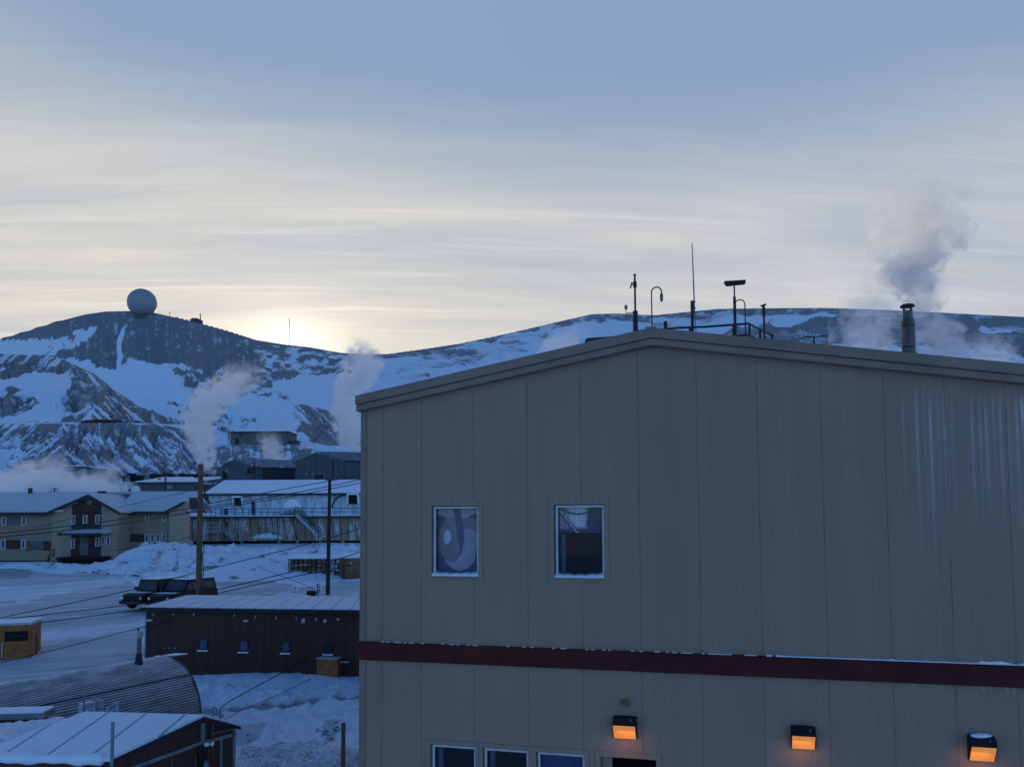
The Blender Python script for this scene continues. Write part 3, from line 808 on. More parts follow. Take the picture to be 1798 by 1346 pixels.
    def cloth_fine(o, q):
        a, b, c_, d_ = q; cl = MB(); nx, ny = 56, 80
        X = lambda i: a + (b - a) * i / nx
        Y = lambda j: c_ + (d_ - c_) * j / ny
        base = lambda u, v: 0 if v < 0.30 - 0.25 * math.sin(u * 3.1) + .1 else 1
        for i in range(nx):
            for j in range(ny):
                u, v = (i + .5) / nx, (j + .5) / ny
                mi = 0
                if ell(.52, .34, .40, .30)(u, v): mi = 1
                if v > .80 + .25 * abs(u - .45): mi = 1
                if ell(.32, .52, .30, .36)(u, v) : mi = 2
                if ell(.72, .70, .30, .16)(u, v) : mi = 2
                if ell(.74, .48, .22, .20)(u, v): mi = 1
                if abs(u - (.46 + .10 * math.sin((1 - v) * 2.6))) < .085 * min(1, max(0, (v - .26) / .3)) and v > .26: mi = 3
                if ell(.22, .56, .085, .115)(u, v): mi = 4
                cl.face([BF.pt(X(i), -.20 + .01 * math.sin(i * .28), Y(j)), BF.pt(X(i + 1), -.20 + .01 * math.sin((i + 1) * .28), Y(j)), BF.pt(X(i + 1), -.20 + .01 * math.sin((i + 1) * .28), Y(j + 1)), BF.pt(X(i), -.20 + .01 * math.sin(i * .28), Y(j + 1))], mi)
        cl.build('curtain', [M['curtain_dark'], M['curtain'], M['curtain_mid'], M['curtain_dark'], M['curtain_pale']], o)
    cloth_fine(o, q)
    o, q = window(h2, 'half')
    lab(o, 'window with a bunched pale curtain over its top third and darkness below')
    hh = q[3] - q[2]
    cloth(o, (q[0], q[1], q[2] + hh * 0.62, q[3]), -0.21, [M['curtain'], M['curtain_dark'], M['curtain_pale']],
          [(1, lambda u, v: u > 0.56 + .12 * (1 - v) ** 2), (2, lambda u, v: .24 + .18 * v < .5 and abs(u - .42) < .17 + .06 * v and v > .22 + 1.5 * (u - .42) ** 2), (1, lambda u, v: v < 0.16 + .5 * max(0, u - .6)), (1, lambda u, v: abs(v - (.74 + 1.4 * (u - .42) ** 2)) < .035 and u < .72), (1, lambda u, v: abs((u + .42 * v) - .36) < .03), (1, lambda u, v: abs((u + .5 * v) - .46) < .022), (2, lambda u, v: abs((u + .45 * v) - .41) < .018)], 'curtain', 0.02)
    bl = MB(); bl.fbox(BF, q[0] + 0.02, q[0] + 0.10, -0.30, -0.26, q[2], q[2] + hh * 0.6); bl.build('drape', M['curtain_dark'], o)
    for i, hq in enumerate(lowers):
        o, q = window(hq, 'low' if i < 2 else 'shade')
        if i == 2:
            lab(o, 'lower window with a blue blind drawn down inside')
            b_ = MB(); b_.fbox(BF, q[0], q[1], -0.18, -0.165, q[2], q[3]); b_.build('blind', M['curtain_dark2'], o)
        else:
            b_ = MB(); b_.fbox(BF, q[0] + 0.02, q[0] + 0.11, -0.24, -0.2, q[2], q[3]); b_.build('drape', M['curtain_dark'], o)
    # recessed doorway
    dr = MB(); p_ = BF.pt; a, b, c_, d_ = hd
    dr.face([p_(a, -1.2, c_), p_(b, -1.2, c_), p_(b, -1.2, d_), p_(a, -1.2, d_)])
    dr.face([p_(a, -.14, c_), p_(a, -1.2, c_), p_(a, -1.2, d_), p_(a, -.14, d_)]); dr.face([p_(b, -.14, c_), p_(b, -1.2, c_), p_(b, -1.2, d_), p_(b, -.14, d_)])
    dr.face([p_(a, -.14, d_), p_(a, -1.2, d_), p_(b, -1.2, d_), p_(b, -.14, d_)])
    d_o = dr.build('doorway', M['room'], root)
    cs = MB(); k = 0.09
    cs.fbox(BF, a - k, a - .003, .002, .02, c_, d_ + k); cs.fbox(BF, b + .003, b + k, .002, .02, c_, d_ + k); cs.fbox(BF, a - .003, b + .003, .002, .02, d_ + .003, d_ + k)
    cs.fbox(BF, a + 0.01, a + 0.19, -0.16, -0.135, c_, d_ - 0.005)
    cs.build('casing', M['main_wall'], d_o)
    # lamps: a dark canopy above a sloping orange lens
    def lamp(x0, y0, x1, y1, yl, snow, label):
        s0 = BF.hit(x0, yl)[0]; s1 = BF.hit(x1, yl)[0]; xm = (x0 + x1) / 2
        ht = BF.hit(xm, y0, .1)[1]; hm = BF.hit(xm, yl, .2)[1]; hl = BF.hit(xm, y1, .05)[1]
        hs = MB()
        pr = [(0.004, ht - 0.02), (0.05, ht), (0.15, ht - 0.01), (0.215, hm + 0.025), (0.215, hm), (0.05, hl), (0.004, hl)]
        hs.prism([BF.pt(s0, t, h) for t, h in pr], BF.x * (s1 - s0))
        o = hs.build('wall_lamp', M['black'], root, bevel=0.008); lab(o, label)
        ln = MB()
        t_ = lambda h: 0.05 + (0.215 - 0.05) * (h - hl) / (hm - hl)
        a_, b_ = hl + 0.012, hm - 0.006
        q = [BF.pt(s0 + .012, t_(a_) + .004, a_), BF.pt(s1 - .018, t_(a_) + .004, a_), BF.pt(s1 - .018, t_(b_) + .004, b_), BF.pt(s0 + .012, t_(b_) + .004, b_)]
        ln.slab(q, BF.n * 0.012 + Vector((0, 0, -0.006))); ln.build('lens', M['orange_lens'], o)
        sc = MB(); sc.tube([BF.pt(s1 - .09, .16, (ht + hm) / 2 + .035), BF.pt(s1 - .09, .21, (ht + hm) / 2 + 0.01)], 0.012, 8); sc.build('sensor_eye', M['steel'], o)
        if snow:
            sn = MB(); sn.ball(BF.pt((s0 + s1) / 2, .09, ht), .1, 14, 8, ((s1 - s0) / .215, .75, .38)); 
            sn.build('snow_cap', M['snow_clean'], o, smooth=True)
    def glow(px, py):
        l = bpy.data.lights.new('lamp_light', 'AREA'); l.energy = 0.75; l.color = (1.0, 0.42, 0.10); l.size = .3; l.shape = 'SQUARE'
        q = bpy.data.objects.new('lamp_light', l); col.objects.link(q)
        q.location = BF.at(px, py, .26); q.rotation_euler = (-BF.n + Vector((0, 0, -1.2))).to_track_quat('-Z', 'Y').to_euler()
        q.parent = root; q.matrix_parent_inverse = Matrix.Translation(-Vector(root.location))
    for gx, gy in ((1098, 1292), (1410, 1310), (1721, 1331)): glow(gx, gy)
    lamp(1078, 1257, 1119, 1296, 1273, False, 'lit wall lamp over the doorway below a small junction box')
    lamp(1388, 1274, 1431, 1314, 1291, False, 'lit wall lamp without snow, between the other two')
    lamp(1698, 1291, 1744, 1335, 1310, True, 'lit wall lamp with snow on its top')
    jb = MB(); jb.prect(BF, 1091, 1227, 1104, 1238, 0.004, 0.07); jo = jb.build('junction_box', M['rust_box'], root, bevel=0.006)
    k_ = MB(); k_.prect(BF, 1104.3, 1226, 1108, 1231, 0.03, 0.05); k_.build('bracket', M['steel'], jo)
    # vertical panel joints
    jn = MB()
    for px in (672, 740, 832, 927, 1021, 1124, 1228, 1335, 1448, 1560, 1668, 1776):
        s_ = BF.hit(px, 950)[0]
        top = roofline(s_) - 0.22
        segs = [(bt + 0.02, top), (hb, bb - 0.005)]
        for lo_, hi_ in segs:
            for q in [h1, h2] + lowers + [hd]:
                if q[0] - .1 < s_ < q[1] + .1 and lo_ < q[3] < hi_:
                    jn.fbox(BF, s_ - .004, s_ + .004, 0.001, 0.006, q[3] + 0.1, hi_); hi_ = q[2] - 0.1
            if hi_ > lo_: jn.fbox(BF, s_ - .004, s_ + .004, 0.001, 0.006, lo_, hi_)
    jn.build('panel_joints', M['joint'], root)
    # frost blown into the ribs under the right-hand eave
    fv, ff, fd = [], [], []
    xs = [(1584, 690, 900, 1.0), (1607, 678, 1000, 1.4), (1620, 680, 905, .8), (1631, 679, 1030, 1.6), (1644, 682, 960, .7), (1656, 680, 1000, 1.4), (1669, 685, 940, .8), (1694, 690, 830, .5), (1704, 684, 960, 1.3), (1718, 690, 940, 1.1), (1729, 690, 930, 1.4), (1742, 685, 860, 1.0), (1754, 688, 960, 1.3), (1768, 690, 960, .8), (1783, 690, 930, 1.3), (1793, 690, 800, 2.2)]
    wl = MB(); fades = []
    for x, y0, y1, wgt in xs:
        n = 26; w_ = 0.017 * min(wgt, 1.3)
        s_ = BF.hit(x, y0)[0]; ha = BF.hit(x, y0)[1]; hz = BF.hit(x, y1)[1]
        for i in range(n):
            f0, f1 = i / n, (i + 1) / n
            wl.face([BF.pt(s_ - w_, .004, ha + (hz - ha) * f1), BF.pt(s_ + w_, .004, ha + (hz - ha) * f1), BF.pt(s_ + w_, .004, ha + (hz - ha) * f0), BF.pt(s_ - w_, .004, ha + (hz - ha) * f0)])
            for f in (f1, f1, f0, f0): fades.append(wgt * min(1, (1.02 - f) * 1.3) * min(1, 0.15 + f * 6) * 0.55)
    # flecks below and above the band and over the window heads
    for x0, x1, n_, yy in ((758, 840, 5, 879), (970, 1066, 7, 876)):
        for k in range(n_):
            x = x0 + (x1 - x0) * (k + .5) / n_; s_, h_ = BF.hit(x, yy)
            wl.face([BF.pt(s_ - .02, .022, h_ - .006), BF.pt(s_ + .02, .022, h_ - .006), BF.pt(s_ + .02, .022, h_ + .008), BF.pt(s_ - .02, .022, h_ + .008)]); fades += [1.2] * 4
    for x, hgt in ((1605, .10), (1727, .12), (1738, .06), (1768, .10), (1781, .12), (1622, .04)):
        s_, _ = BF.hit(x, 1200)
        wl.face([BF.pt(s_ - .02, .004, bb - hgt), BF.pt(s_ + .02, .004, bb - hgt), BF.pt(s_ + .03, .004, bb - .002), BF.pt(s_ - .03, .004, bb - .002)]); fades += [.2, .2, .8, .8]
    for x, hgt in ((1600, .12), (1625, .16), (1674, .18), (1722, .2), (1748, .16), (1775, .2)):
        s_, _ = BF.hit(x, 1150)
        wl.face([BF.pt(s_ - .02, .004, bt + .02), BF.pt(s_ + .02, .004, bt + .02), BF.pt(s_ + .012, .004, bt + hgt), BF.pt(s_ - .012, .004, bt + hgt)]); fades += [.7, .7, .1, .1]
    fo = wl.build('frost', M['frost'], root); fo['kind'] = 'stuff'
    at = fo.data.attributes.new('fade', 'FLOAT', 'POINT'); at.data.foreach_set('value', np.array(fades, np.float32))
    # flue
    FD = 0.9
    ax = P(1597, 625, 1.0)
    fr2 = Fr(BF.pt(0, -FD, 0), BF.x)
    def cpt(px, py): s, h = fr2.hit(px, py); return fr2.pt(s, 0, h)
    wpx = lambda px0, px1, py: (fr2.hit(px1, py)[0] - fr2.hit(px0, py)[0]) / 2
    c0 = cpt(1597, 640); cb = cpt(1596, 612); ct = cpt(1594, 560)
    roof_h = roofline((c0 - BF.o).dot(BF.x)) + 0.1
    base = Vector((c0.x, c0.y, roof_h))
    zz = lambda py: fr2.hit(1594, py)[1]
    fl = MB()
    r1 = wpx(1583, 1607, 590)
    fl.tube([base, Vector((base.x, base.y, zz(566)))], r1, 20)
    fl.tube([Vector((base.x, base.y, zz(566))), Vector((base.x, base.y, zz(560)))], [r1 * 1.06, r1 * .86], 20)
    fl.tube([Vector((base.x, base.y, zz(560))), Vector((base.x, base.y, zz(546)))], r1 * .74, 20)
    for a in range(4):
        an = a * math.pi / 2 + .5; d = Vector((math.cos(an), math.sin(an), 0)) * r1 * .72
        fl.tube([Vector((base.x, base.y, zz(549))) + d, Vector((base.x, base.y, zz(537))) + d], 0.012, 6)
    fo = fl.build('chimney', M['flue'], root)
    cp = MB(); cp.tube([Vector((base.x, base.y, zz(538.5))), Vector((base.x, base.y, zz(535)))], [r1 * 1.15, r1 * .95], 20); cp.build('rain_cap', M['dark_metal'], fo)
    cn = MB(); cn.tube([base - Vector((0, 0, .05)), Vector((base.x, base.y, zz(619)))], [r1 * 1.75, r1 * 1.1], 20); cn.build('flashing', M['flue'], fo)
    for y in (573, 611):
        rb = MB(); rb.tube([Vector((base.x, base.y, zz(y))), Vector((base.x, base.y, zz(y - 2)))], r1 * 1.05, 20)
        rb.build('clamp_ring', M['dark_metal'], fo)
    # low dark vent on the left slope
    v = MB(); f3 = Fr(BF.pt(0, -2.6, 0), BF.x)
    a = f3.hit(1031, 603); b = f3.hit(1085, 597)
    v.fbox(f3, a[0], b[0], -0.5, 0.3, a[1] - 0.35, f3.hit(1050, 597)[1])
    v.build('roof_vent', M['dark_metal'], root, bevel=0.03)
    return dict(root=root, roofline=roofline, s_a=s_a, h_ap=h_ap)
M['curtain_dark2'] = simple('blue_blind', (0.06, 0.085, 0.14), 0.8, 6, 0.15)
M['rust_box'] = simple('rusted_box', (0.19, 0.105, 0.05), 0.8, 12, 0.4)
M['joint'] = simple('panel_joint', (0.28, 0.188, 0.14), 0.8, 2.0, 0.3)
M['flue'] = simple('dull_flue_metal', (0.13, 0.125, 0.12), 0.5, 7, 0.4, 0.3, (1, 1, .3))
MBD = build_main()

# ------------------------------------------------------------------ equipment on that roof
def roof_kit():
    DM = M['dark_metal']; GRP = None
    f = Fr(BF.pt(0, -3.0, 0), BF.x)
    def rp(px, py): s, h = f.hit(px, py); return f.pt(s, 0, h)
    def foot(px): 
        p = rp(px, 580); s = (p - BF.o).dot(BF.x); return Vector((p.x, p.y, MBD['roofline'](s) + 0.10))
    k = 17.0 / F                                 # metres per photo pixel at that distance
    def upr(px, y0, y1, r, mb): b = foot(px); mb.tube([Vector((b.x, b.y, rp(px, y0).z)) if y0 else b, Vector((b.x, b.y, rp(px, y1).z))], r, 8)
    # weather mast
    b = foot(1116); t = thing('weather_mast', b, 'thin black roof mast with a ball top, wind vane and sensor on a side arm', 'weather mast')
    m = MB(); m.tube([b, Vector((b.x, b.y, rp(1116, 546).z))], 0.055, 8); m.tube([Vector((b.x, b.y, rp(1116, 546).z)), Vector((b.x, b.y, rp(1116, 486).z))], 0.022, 8); m.build('pole', DM, t)
    m = MB(); m.ball(Vector((b.x, b.y, rp(1116, 483).z)), 0.032, 10, 8); m.build('top_sensor', DM, t, smooth=True)
    m = MB(); z = rp(1116, 500).z; c = Vector((b.x, b.y, z))
    m.tube([c + Vector((0, 0, .07)), c - Vector((0, 0, .05))], 0.04, 8); m.tube([c, c - BF.x * 0.085 + Vector((0, 0, .03))], 0.014, 6); m.tube([c - BF.x * .06 + Vector((0, 0, .06)), c - BF.x * 0.10 - Vector((0, 0, .07))], 0.016, 6)
    m.build('wind_vane', DM, t)
    m = MB(); z = rp(1116, 549).z; c = Vector((b.x, b.y, z)); e = c - BF.x * (16.5 * k)
    m.tube([c, e, e + Vector((0, 0, .10))], 0.012, 6); ar = m.build('side_arm', DM, t)
    m = MB(); m.tube([e + Vector((0, 0, .09)), e + Vector((0, 0, .12)), e + Vector((0, 0, .17)), e + Vector((0, 0, .19))], [0.02, 0.038, 0.036, 0.015], 10); m.build('shielded_sensor', M['steel'], ar)
    # gooseneck lamp
    b = foot(1145); t = thing('gooseneck_lamp', b, 'unlit gooseneck lamp bent over to the right on the roof ridge', 'lamp')
    m = MB(); zt = rp(1145, 513).z; r = 8.7 * k
    pts = [b, Vector((b.x, b.y, zt))] + [Vector((b.x, b.y, zt)) + BF.x * (r - r * math.cos(a)) + Vector((0, 0, r * math.sin(a))) for a in np.linspace(.3, math.pi, 10)]
    e = pts[-1] - Vector((0, 0, .06)); pts.append(e)
    m.tube(pts, 0.014, 8); m.build('bent_pipe', DM, t)
    m = MB(); m.tube([e + Vector((0, 0, .02)), e - Vector((0, 0, .03)), e - Vector((0, 0, .06))], [.022, .034, .036], 10); hd = m.build('lamp_head', DM, t)
    m = MB(); m.tube([e - Vector((0, 0, .06)), e - Vector((0, 0, .13)), e - Vector((0, 0, .165))], [.036, .033, .012], 10); m.build('globe', M['steel'], hd, smooth=True)
    # whip antenna
    b = foot(1216); t = thing('whip_antenna', b, 'tall thin white whip antenna clamped to a short black pole on the roof', 'antenna')
    m = MB(); m.tube([b, Vector((b.x, b.y, rp(1216, 528).z))], 0.033, 8); m.build('pole', DM, t)
    m = MB(); q = b + BF.x * 0.045
    m.tube([Vector((q.x, q.y, rp(1218, 548).z)), Vector((q.x, q.y, rp(1218, 520).z)), Vector((q.x, q.y, rp(1218, 427).z)) - BF.x * .02], [.020, .016, .010], 8); m.build('whip', M['steel'], t)
    for y in (530, 541):
        z = rp(1216, y).z; m = MB(); m.tube([Vector((b.x, b.y, z)), Vector((q.x, q.y, z)) + BF.x * .03], 0.016, 6); m.build('clamp', DM, t)
    m = MB(); m.tube([Vector((q.x, q.y, rp(1218, 549).z)), q + BF.x * .06 + Vector((0, 0, .25)), foot(1227)], 0.008, 5); m.build('cable', M['rope'], t)
    # flat panel antenna on a pole
    b = foot(1291); t = thing('bar_antenna', b, 'flat dark panel antenna like a shallow tray on a pole above the roof railing', 'antenna')
    m = MB(); m.tube([b, Vector((b.x, b.y, rp(1291, 526).z))], 0.032, 8); m.tube([Vector((b.x, b.y, rp(1291, 526).z)), Vector((b.x, b.y, rp(1291, 502).z))], 0.016, 8); m.tube([Vector((b.x, b.y, rp(1291, 531).z)), Vector((b.x, b.y, rp(1291, 521).z))], 0.03, 8); m.build('pole', DM, t)
    m = MB(); z = lambda px, py: rp(px, py).z; c = b.copy()
    def xp(px, h, t_): s = f.hit(px, 500)[0]; return f.pt(s, t_, h)
    top = [xp(1271, z(1271, 496), .12), xp(1310, z(1310, 493.5), .12), xp(1310, z(1310, 493.5) + .01, -.14), xp(1271, z(1271, 496) + .01, -.14)]
    low = [xp(1275, z(1275, 501.5), .05), xp(1308, z(1308, 498), .05), xp(1308, z(1308, 498), -.08), xp(1275, z(1275, 501.5), -.08)]
    m.hexa(low + top); m.build('antenna_panel', M['grey_dark'], t, bevel=0.01)
    # small gooseneck pipe
    b = foot(1309); t = thing('gooseneck_conduit', b, 'small bent conduit pipe joining the panel antenna pole on the roof', 'conduit')
    m = MB(); zt = z(1309, 534); r = 8.5 * k
    m.tube([b, Vector((b.x, b.y, zt))] + [Vector((b.x, b.y, zt)) - BF.x * (r - r * math.cos(a)) + Vector((0, 0, r * math.sin(a))) for a in np.linspace(.25, 2.8, 10)], 0.013, 8); m.build('bent_pipe', DM, t)
    m = MB(); m.tube([b, b + Vector((0, 0, .05))], .03, 8); m.build('foot_flange', DM, t)
    # T-headed sensor mast
    b = foot(1342); t = thing('sensor_mast', b, 'short dark roof mast with a slanted T head at the right of the railing', 'mast')
    m = MB(); m.tube([b, Vector((b.x, b.y, z(1342, 536)))], .022, 8); m.tube([Vector((b.x, b.y, z(1342, 556))), Vector((b.x, b.y, z(1342, 538)))], .033, 8); m.build('pole', DM, t)
    m = MB(); c = Vector((b.x, b.y, z(1342, 536))); m.tube([c - BF.x * .06 - Vector((0, 0, .01)), c + BF.x * .05 + Vector((0, 0, .02))], .02, 8); m.build('cross_head', DM, t)
    # box post
    # railing
    b = foot(1230); t = thing('roof_railing', b, 'black pipe railing round a small platform on the roof ridge', 'railing')
    fb = Fr(BF.pt(0, -4.2, 0), BF.x)
    def rb_(px, py): s, h = fb.hit(px, py); return fb.pt(s, 0, h)
    c0, c1 = rp(1150, 579), rp(1314, 568)
    c1 = Vector((c1.x, c1.y, c1.z)); e = rp(1357, 590)
    f6 = Fr(BF.pt(0, -1.6, 0), BF.x); s_, h_ = f6.hit(1357, 589); e = f6.pt(s_, 0, h_)
    m = MB(); m.tube([rp(1120, 581), c0, rp(1190, 575.5), rp(1240, 573.5), c1], .024, 8); m.tube([c1, e], .022, 8); m.build('top_rail', DM, t)
    m = MB(); m.tube([rp(1268, 590), rp(1314, 588)], .02, 8); s_, h_ = f6.hit(1348, 602); m.tube([rp(1314, 588), f6.pt(s_, 0, h_)], .02, 8); m.build('middle_rail', DM, t)
    for px, y0, ff in ((1152, 579, f), (1212, 575, f), (1288, 569, f), (1316, 568, f)):
        p = rp(px, y0); bb = foot(px); m = MB(); m.tube([bb, Vector((bb.x, bb.y, p.z + .01))], .03 if px in (1212, 1152) else .024, 8); m.build('post', DM, t)
    for px, fr_ in ((1337, .5), (1356, .97)):
        p = c1.lerp(e, fr_); s = (p - BF.o).dot(BF.x); m = MB(); m.tube([Vector((p.x, p.y, MBD['roofline'](s) + .1)), p], .024, 8); m.build('post', DM, t)
    m = MB(); p = rp(1130, 580); q = rp(1152, 577); m.fbox(f, f.hit(1116, 580)[0], f.hit(1152, 580)[0], -.25, .05, rp(1130, 590).z, rp(1130, 579.5).z); m.build('platform_edge', DM, t)
    b = foot(1169); t = thing('roof_box', b, 'small black box on a stub beside the roof railing', 'box')
    m = MB(); m.tube([b, Vector((b.x, b.y, z(1169, 577)))], .03, 8); m.build('stub', DM, t)
    m = MB(); m.fbox(f, f.hit(1165.5, 570)[0], f.hit(1171.5, 570)[0], -.05, .03, z(1169, 578), z(1169, 564)); m.build('box_body', DM, t, bevel=.008)
    # television antenna further down the roof
    f7 = Fr(BF.pt(0, -6.5, 0), BF.x); s_, h_ = f7.hit(1429, 591); p = f7.pt(s_, 0, h_); rz = MBD['roofline']((p - BF.o).dot(BF.x)) + .1
    b = Vector((p.x, p.y, rz)); t = thing('television_antenna', b, 'low T-shaped aerial standing behind the right roof slope', 'antenna')
    m = MB(); m.tube([b, p], .02, 8); m.build('pole', DM, t)
    m = MB(); s0, _ = f7.hit(1409, 591); s1, _ = f7.hit(1453, 591); m.tube([f7.pt(s0, 0, h_), f7.pt(s1, 0, h_)], .014, 6)
    for i in range(7): s = s0 + (s1 - s0) * i / 6; m.tube([f7.pt(s, -.25, h_ + .01), f7.pt(s, .25, h_ + .01)], .007, 5)
    m.build('element_boom', DM, t)
M['grey_dark'] = simple('slate_grey_panel', (0.06, 0.065, 0.07), 0.5, 5)
roof_kit()
# ------------------------------------------------------------------ helpers for the town
def part_box(fr, rects, name, mat, parent, t0, t1, bevel=0.0):
    m = MB()
    for r in rects: m.prect(fr, *r, t0, t1)
    return m.build(name, mat, parent, bevel=bevel)
def small_window(fr, r, parent, t=0.0, frame_mat=None, w=0.16):
    """white frame with a dark pane, fixed on a far wall"""
    a, b, c, d = hole(fr, *r)
    m = MB(); w = min(w, (b - a) * .28)
    m.fbox(fr, a, a + w, t, t + .07, c, d); m.fbox(fr, b - w, b, t, t + .07, c, d)
    m.fbox(fr, a + w, b - w, t, t + .07, d - w * .7, d); m.fbox(fr, a + w, b - w, t, t + .07, c, c + w * .9)
    o = m.build('window', frame_mat or M['white_dull'], parent)
    m = MB(); m.fbox(fr, a + w, b - w, t + .005, t + .03, c + w * .9, d - w * .7); m.build('pane', M['dark_glass'], o)
    return o
M['white_dull'] = simple('window_surround', (0.42, 0.43, 0.44), 0.6, 3, 0.15)
M['skirt'] = simple('dark_crawl_space', (0.018, 0.018, 0.02), 0.9, 2)
M['brown_panel'] = simple('brown_cladding', (0.075, 0.035, 0.028), 0.7, 2, 0.2, 0, (0.2, 0.2, 3))
M['grey_board'] = simple('grey_board', (0.12, 0.125, 0.13), 0.8, 2, 0.2)

# ------------------------------------------------------------------ dormitory on the left
def build_dorm():
    d0 = 93.0
    fr = Fr(P(150, 950, d0), (1, 0))
    wallm = siding('cream_lap_siding', (0.31, 0.215, 0.16), (1, 0, 0), 0.35, 0.3, 0.1, horizontal=True)
    wall2 = siding('cream_gable_siding', (0.40, 0.285, 0.215), (1, 0, 0), 0.35, 0.3, 0.1, horizontal=True)
    roofm = snow_mat('snowy_dorm_roof', tint=(0.50, 0.52, 0.56), grime=0.9)
    base = P(150, 990, d0); gh = gz(0, d0)
    root = thing('dormitory', (base.x, base.y, gh), 'long two-storey cream dormitory with a brown-panelled central gable and snowy roofs', 'building')
    S = lambda px, py=930: fr.hit(px, py)[0]
    Hh_ = lambda py, px=150: fr.hit(px, py)[1]
    sL, s0, s1, s2, s3 = S(-140), S(91.5), S(206), S(304), S(329)
    sa = S(158); he = Hh_(898, 91); hap = Hh_(868, 158); hb = gh - 0.4; hw = Hh_(983)
    dep = 12.0; zb = -3.2
    # walls
    m = MB(); m.fbox(fr, sL, s0 - .01, -dep, -0.06, hw, he); m.build('wall', wallm, root)
    m = MB(); m.prism([fr.pt(s0, 0, hw), fr.pt(s1, 0, hw), fr.pt(s1, 0, he), fr.pt(sa, 0, hap - .1), fr.pt(s0, 0, he)], fr.n * -dep); g = m.build('gable_wall', wall2, root)
    hw2 = Hh_(974); 
    m = MB(); m.fbox(fr, s1 + .01, s2 + .02, zb - 1.0, zb, hw, he + .05); m.build('wall', wallm, root)
    f2 = Fr(fr.pt(0, zb, 0), (1, 0))
    # far right cross gable, facing half right
    e0, e1 = f2.hit(303, 900)[0], f2.hit(331, 900)[0]; ea = e1 - .01
    m = MB(); h_e = f2.hit(303, 896)[1]; h_a = f2.hit(331, 880)[1]
    m.prism([f2.pt(e0, .9, hw), f2.pt(e1, .9, hw), f2.pt(e1, .9, h_a), f2.pt(e0, .9, h_e)], fr.n * -1.5); m.build('gable_wall', wall2, root)
    # roofs
    rt = Hh_(866) * (d0 + 6.5) / d0
    rt = P(60, 866.5, d0 + 6.5).z
    m = MB()
    yb = -7.0
    ov = .55
    m.slab([fr.pt(sL, ov, he - .05), fr.pt(s0 + 1.5, ov, he - .05), fr.pt(s0 + 1.5, yb, rt), fr.pt(sL, yb, rt)], (0, 0, .25))
    m.slab([fr.pt(sL, yb, rt), fr.pt(s2, yb, rt), fr.pt(s2, -dep - ov, he), fr.pt(sL, -dep - ov, he)], (0, 0, .25))
    m.slab([fr.pt(s1 - 1.5, zb + ov, he + .02), fr.pt(s2 + .8, zb + ov, he + .02), fr.pt(s2 + .8, yb - .02, rt), fr.pt(s1 - 1.5, yb - .02, rt)], (0, 0, .24))
    for a, sg in ((s0, -1), (s1, 1)):
        eh = he - .02 - .13
        m.slab([fr.pt(a + sg * .5, .6, eh), fr.pt(sa, .6, hap), fr.pt(sa, -10, hap), fr.pt(a + sg * .5, -10, eh)], (0, 0, .24))
    for a in (e0 - .4,):
        m.slab([f2.pt(a, 1.4, h_e - .1), f2.pt(ea, 1.4, h_a), f2.pt(ea, -1.2, h_a), f2.pt(a, -1.2, h_e - .1)], (0, 0, .22))
    r = m.build('roof', roofm, root)
    m = MB()
    m.fbox(fr, sL, s0 - .3, ov + .0, ov + .06, he - .42, he - .06)
    m.fbox(fr, sL, s0 - .1, -.05, ov, he - .12, he - .07)
    m.build('eave_fascia', M['dark_metal'], root)
    m = MB(); m.fbox(fr, s1 + .3, s2 + .7, zb + ov, zb + ov + .06, he - .34, he + .0); m.build('eave_fascia', M['dark_metal'], root)
    m = MB()
    for a, sg in ((s0, -1), (s1, 1)):
        eh = he - .15
        m.prism([fr.pt(a + sg * .55, .6, eh - .3), fr.pt(sa, .6, hap - .3), fr.pt(sa, .6, hap + .02), fr.pt(a + sg * .55, .6, eh + .02)], fr.n * .07)
    m.build('gable_fascia', M['dark_metal'], root)
    m = MB()
    for a in (e0 - .4,): m.prism([f2.pt(a, 1.4, h_e - .36), f2.pt(ea, 1.4, h_a - .28), f2.pt(ea, 1.4, h_a), f2.pt(a, 1.4, h_e - .1)], fr.n * .06)
    m.build('gable_fascia', M['dark_metal'], root)
    # the brown central panel, up to the rake
    b0, b1 = S(126), S(177)
    rk = lambda s: he + (hap - .1 - he) * (1 - abs(s - sa) / ((sa - s0) if s < sa else (s1 - sa))) - .25
    m = MB(); m.prism([fr.pt(b0, .01, Hh_(976)), fr.pt(b1, .01, Hh_(976)), fr.pt(b1, .01, rk(b1)), fr.pt(sa, .01, rk(sa)), fr.pt(b0, .01, rk(b0))], fr.n * .05)
    m.build('brown_panel', M['brown_panel'], root)
    part_box(fr, [(126, 921.5, 177, 928)], 'trim_band', M['eave_brown'], root, .06, .1)
    # dark skirt under the walls
    m = MB(); m.fbox(fr, sL, s0, -dep, -.4, hb - 1, hw - .002); m.fbox(fr, s0, s1, -dep, -.5, hb - 1, hw - .002); m.fbox(fr, s1, s3, -dep, zb - .4, hb - 1, hw - .002)
    m.build('skirt', M['skirt'], root)
    # windows and boards
    for rr in ((2.5, 906.5, 11, 922.5), (37.5, 906, 46.5, 922.5), (1, 947, 10, 964), (36.5, 946.5, 45, 963.5)): small_window(fr, rr, root, -.055)
    lab(part_box(fr, [(11.3, 908, 37.2, 921)], 'wall_board', M['grey_board'], root, -.058, -.01), 'dark grey board between two windows')
    lab(part_box(fr, [(10.3, 947.5, 36, 963.5)], 'wall_board', M['brown_panel'], root, -.058, -.01), 'brown board between two windows')
    lab(part_box(fr, [(46, 950, 52, 967)], 'wall_board', M['rust_box'], root, -.058, .02), 'narrow rusty orange board')
    lab(part_box(fr, [(52.5, 949.5, 76, 966)], 'wall_board', M['grey_board'], root, -.058, 0), 'grey board')
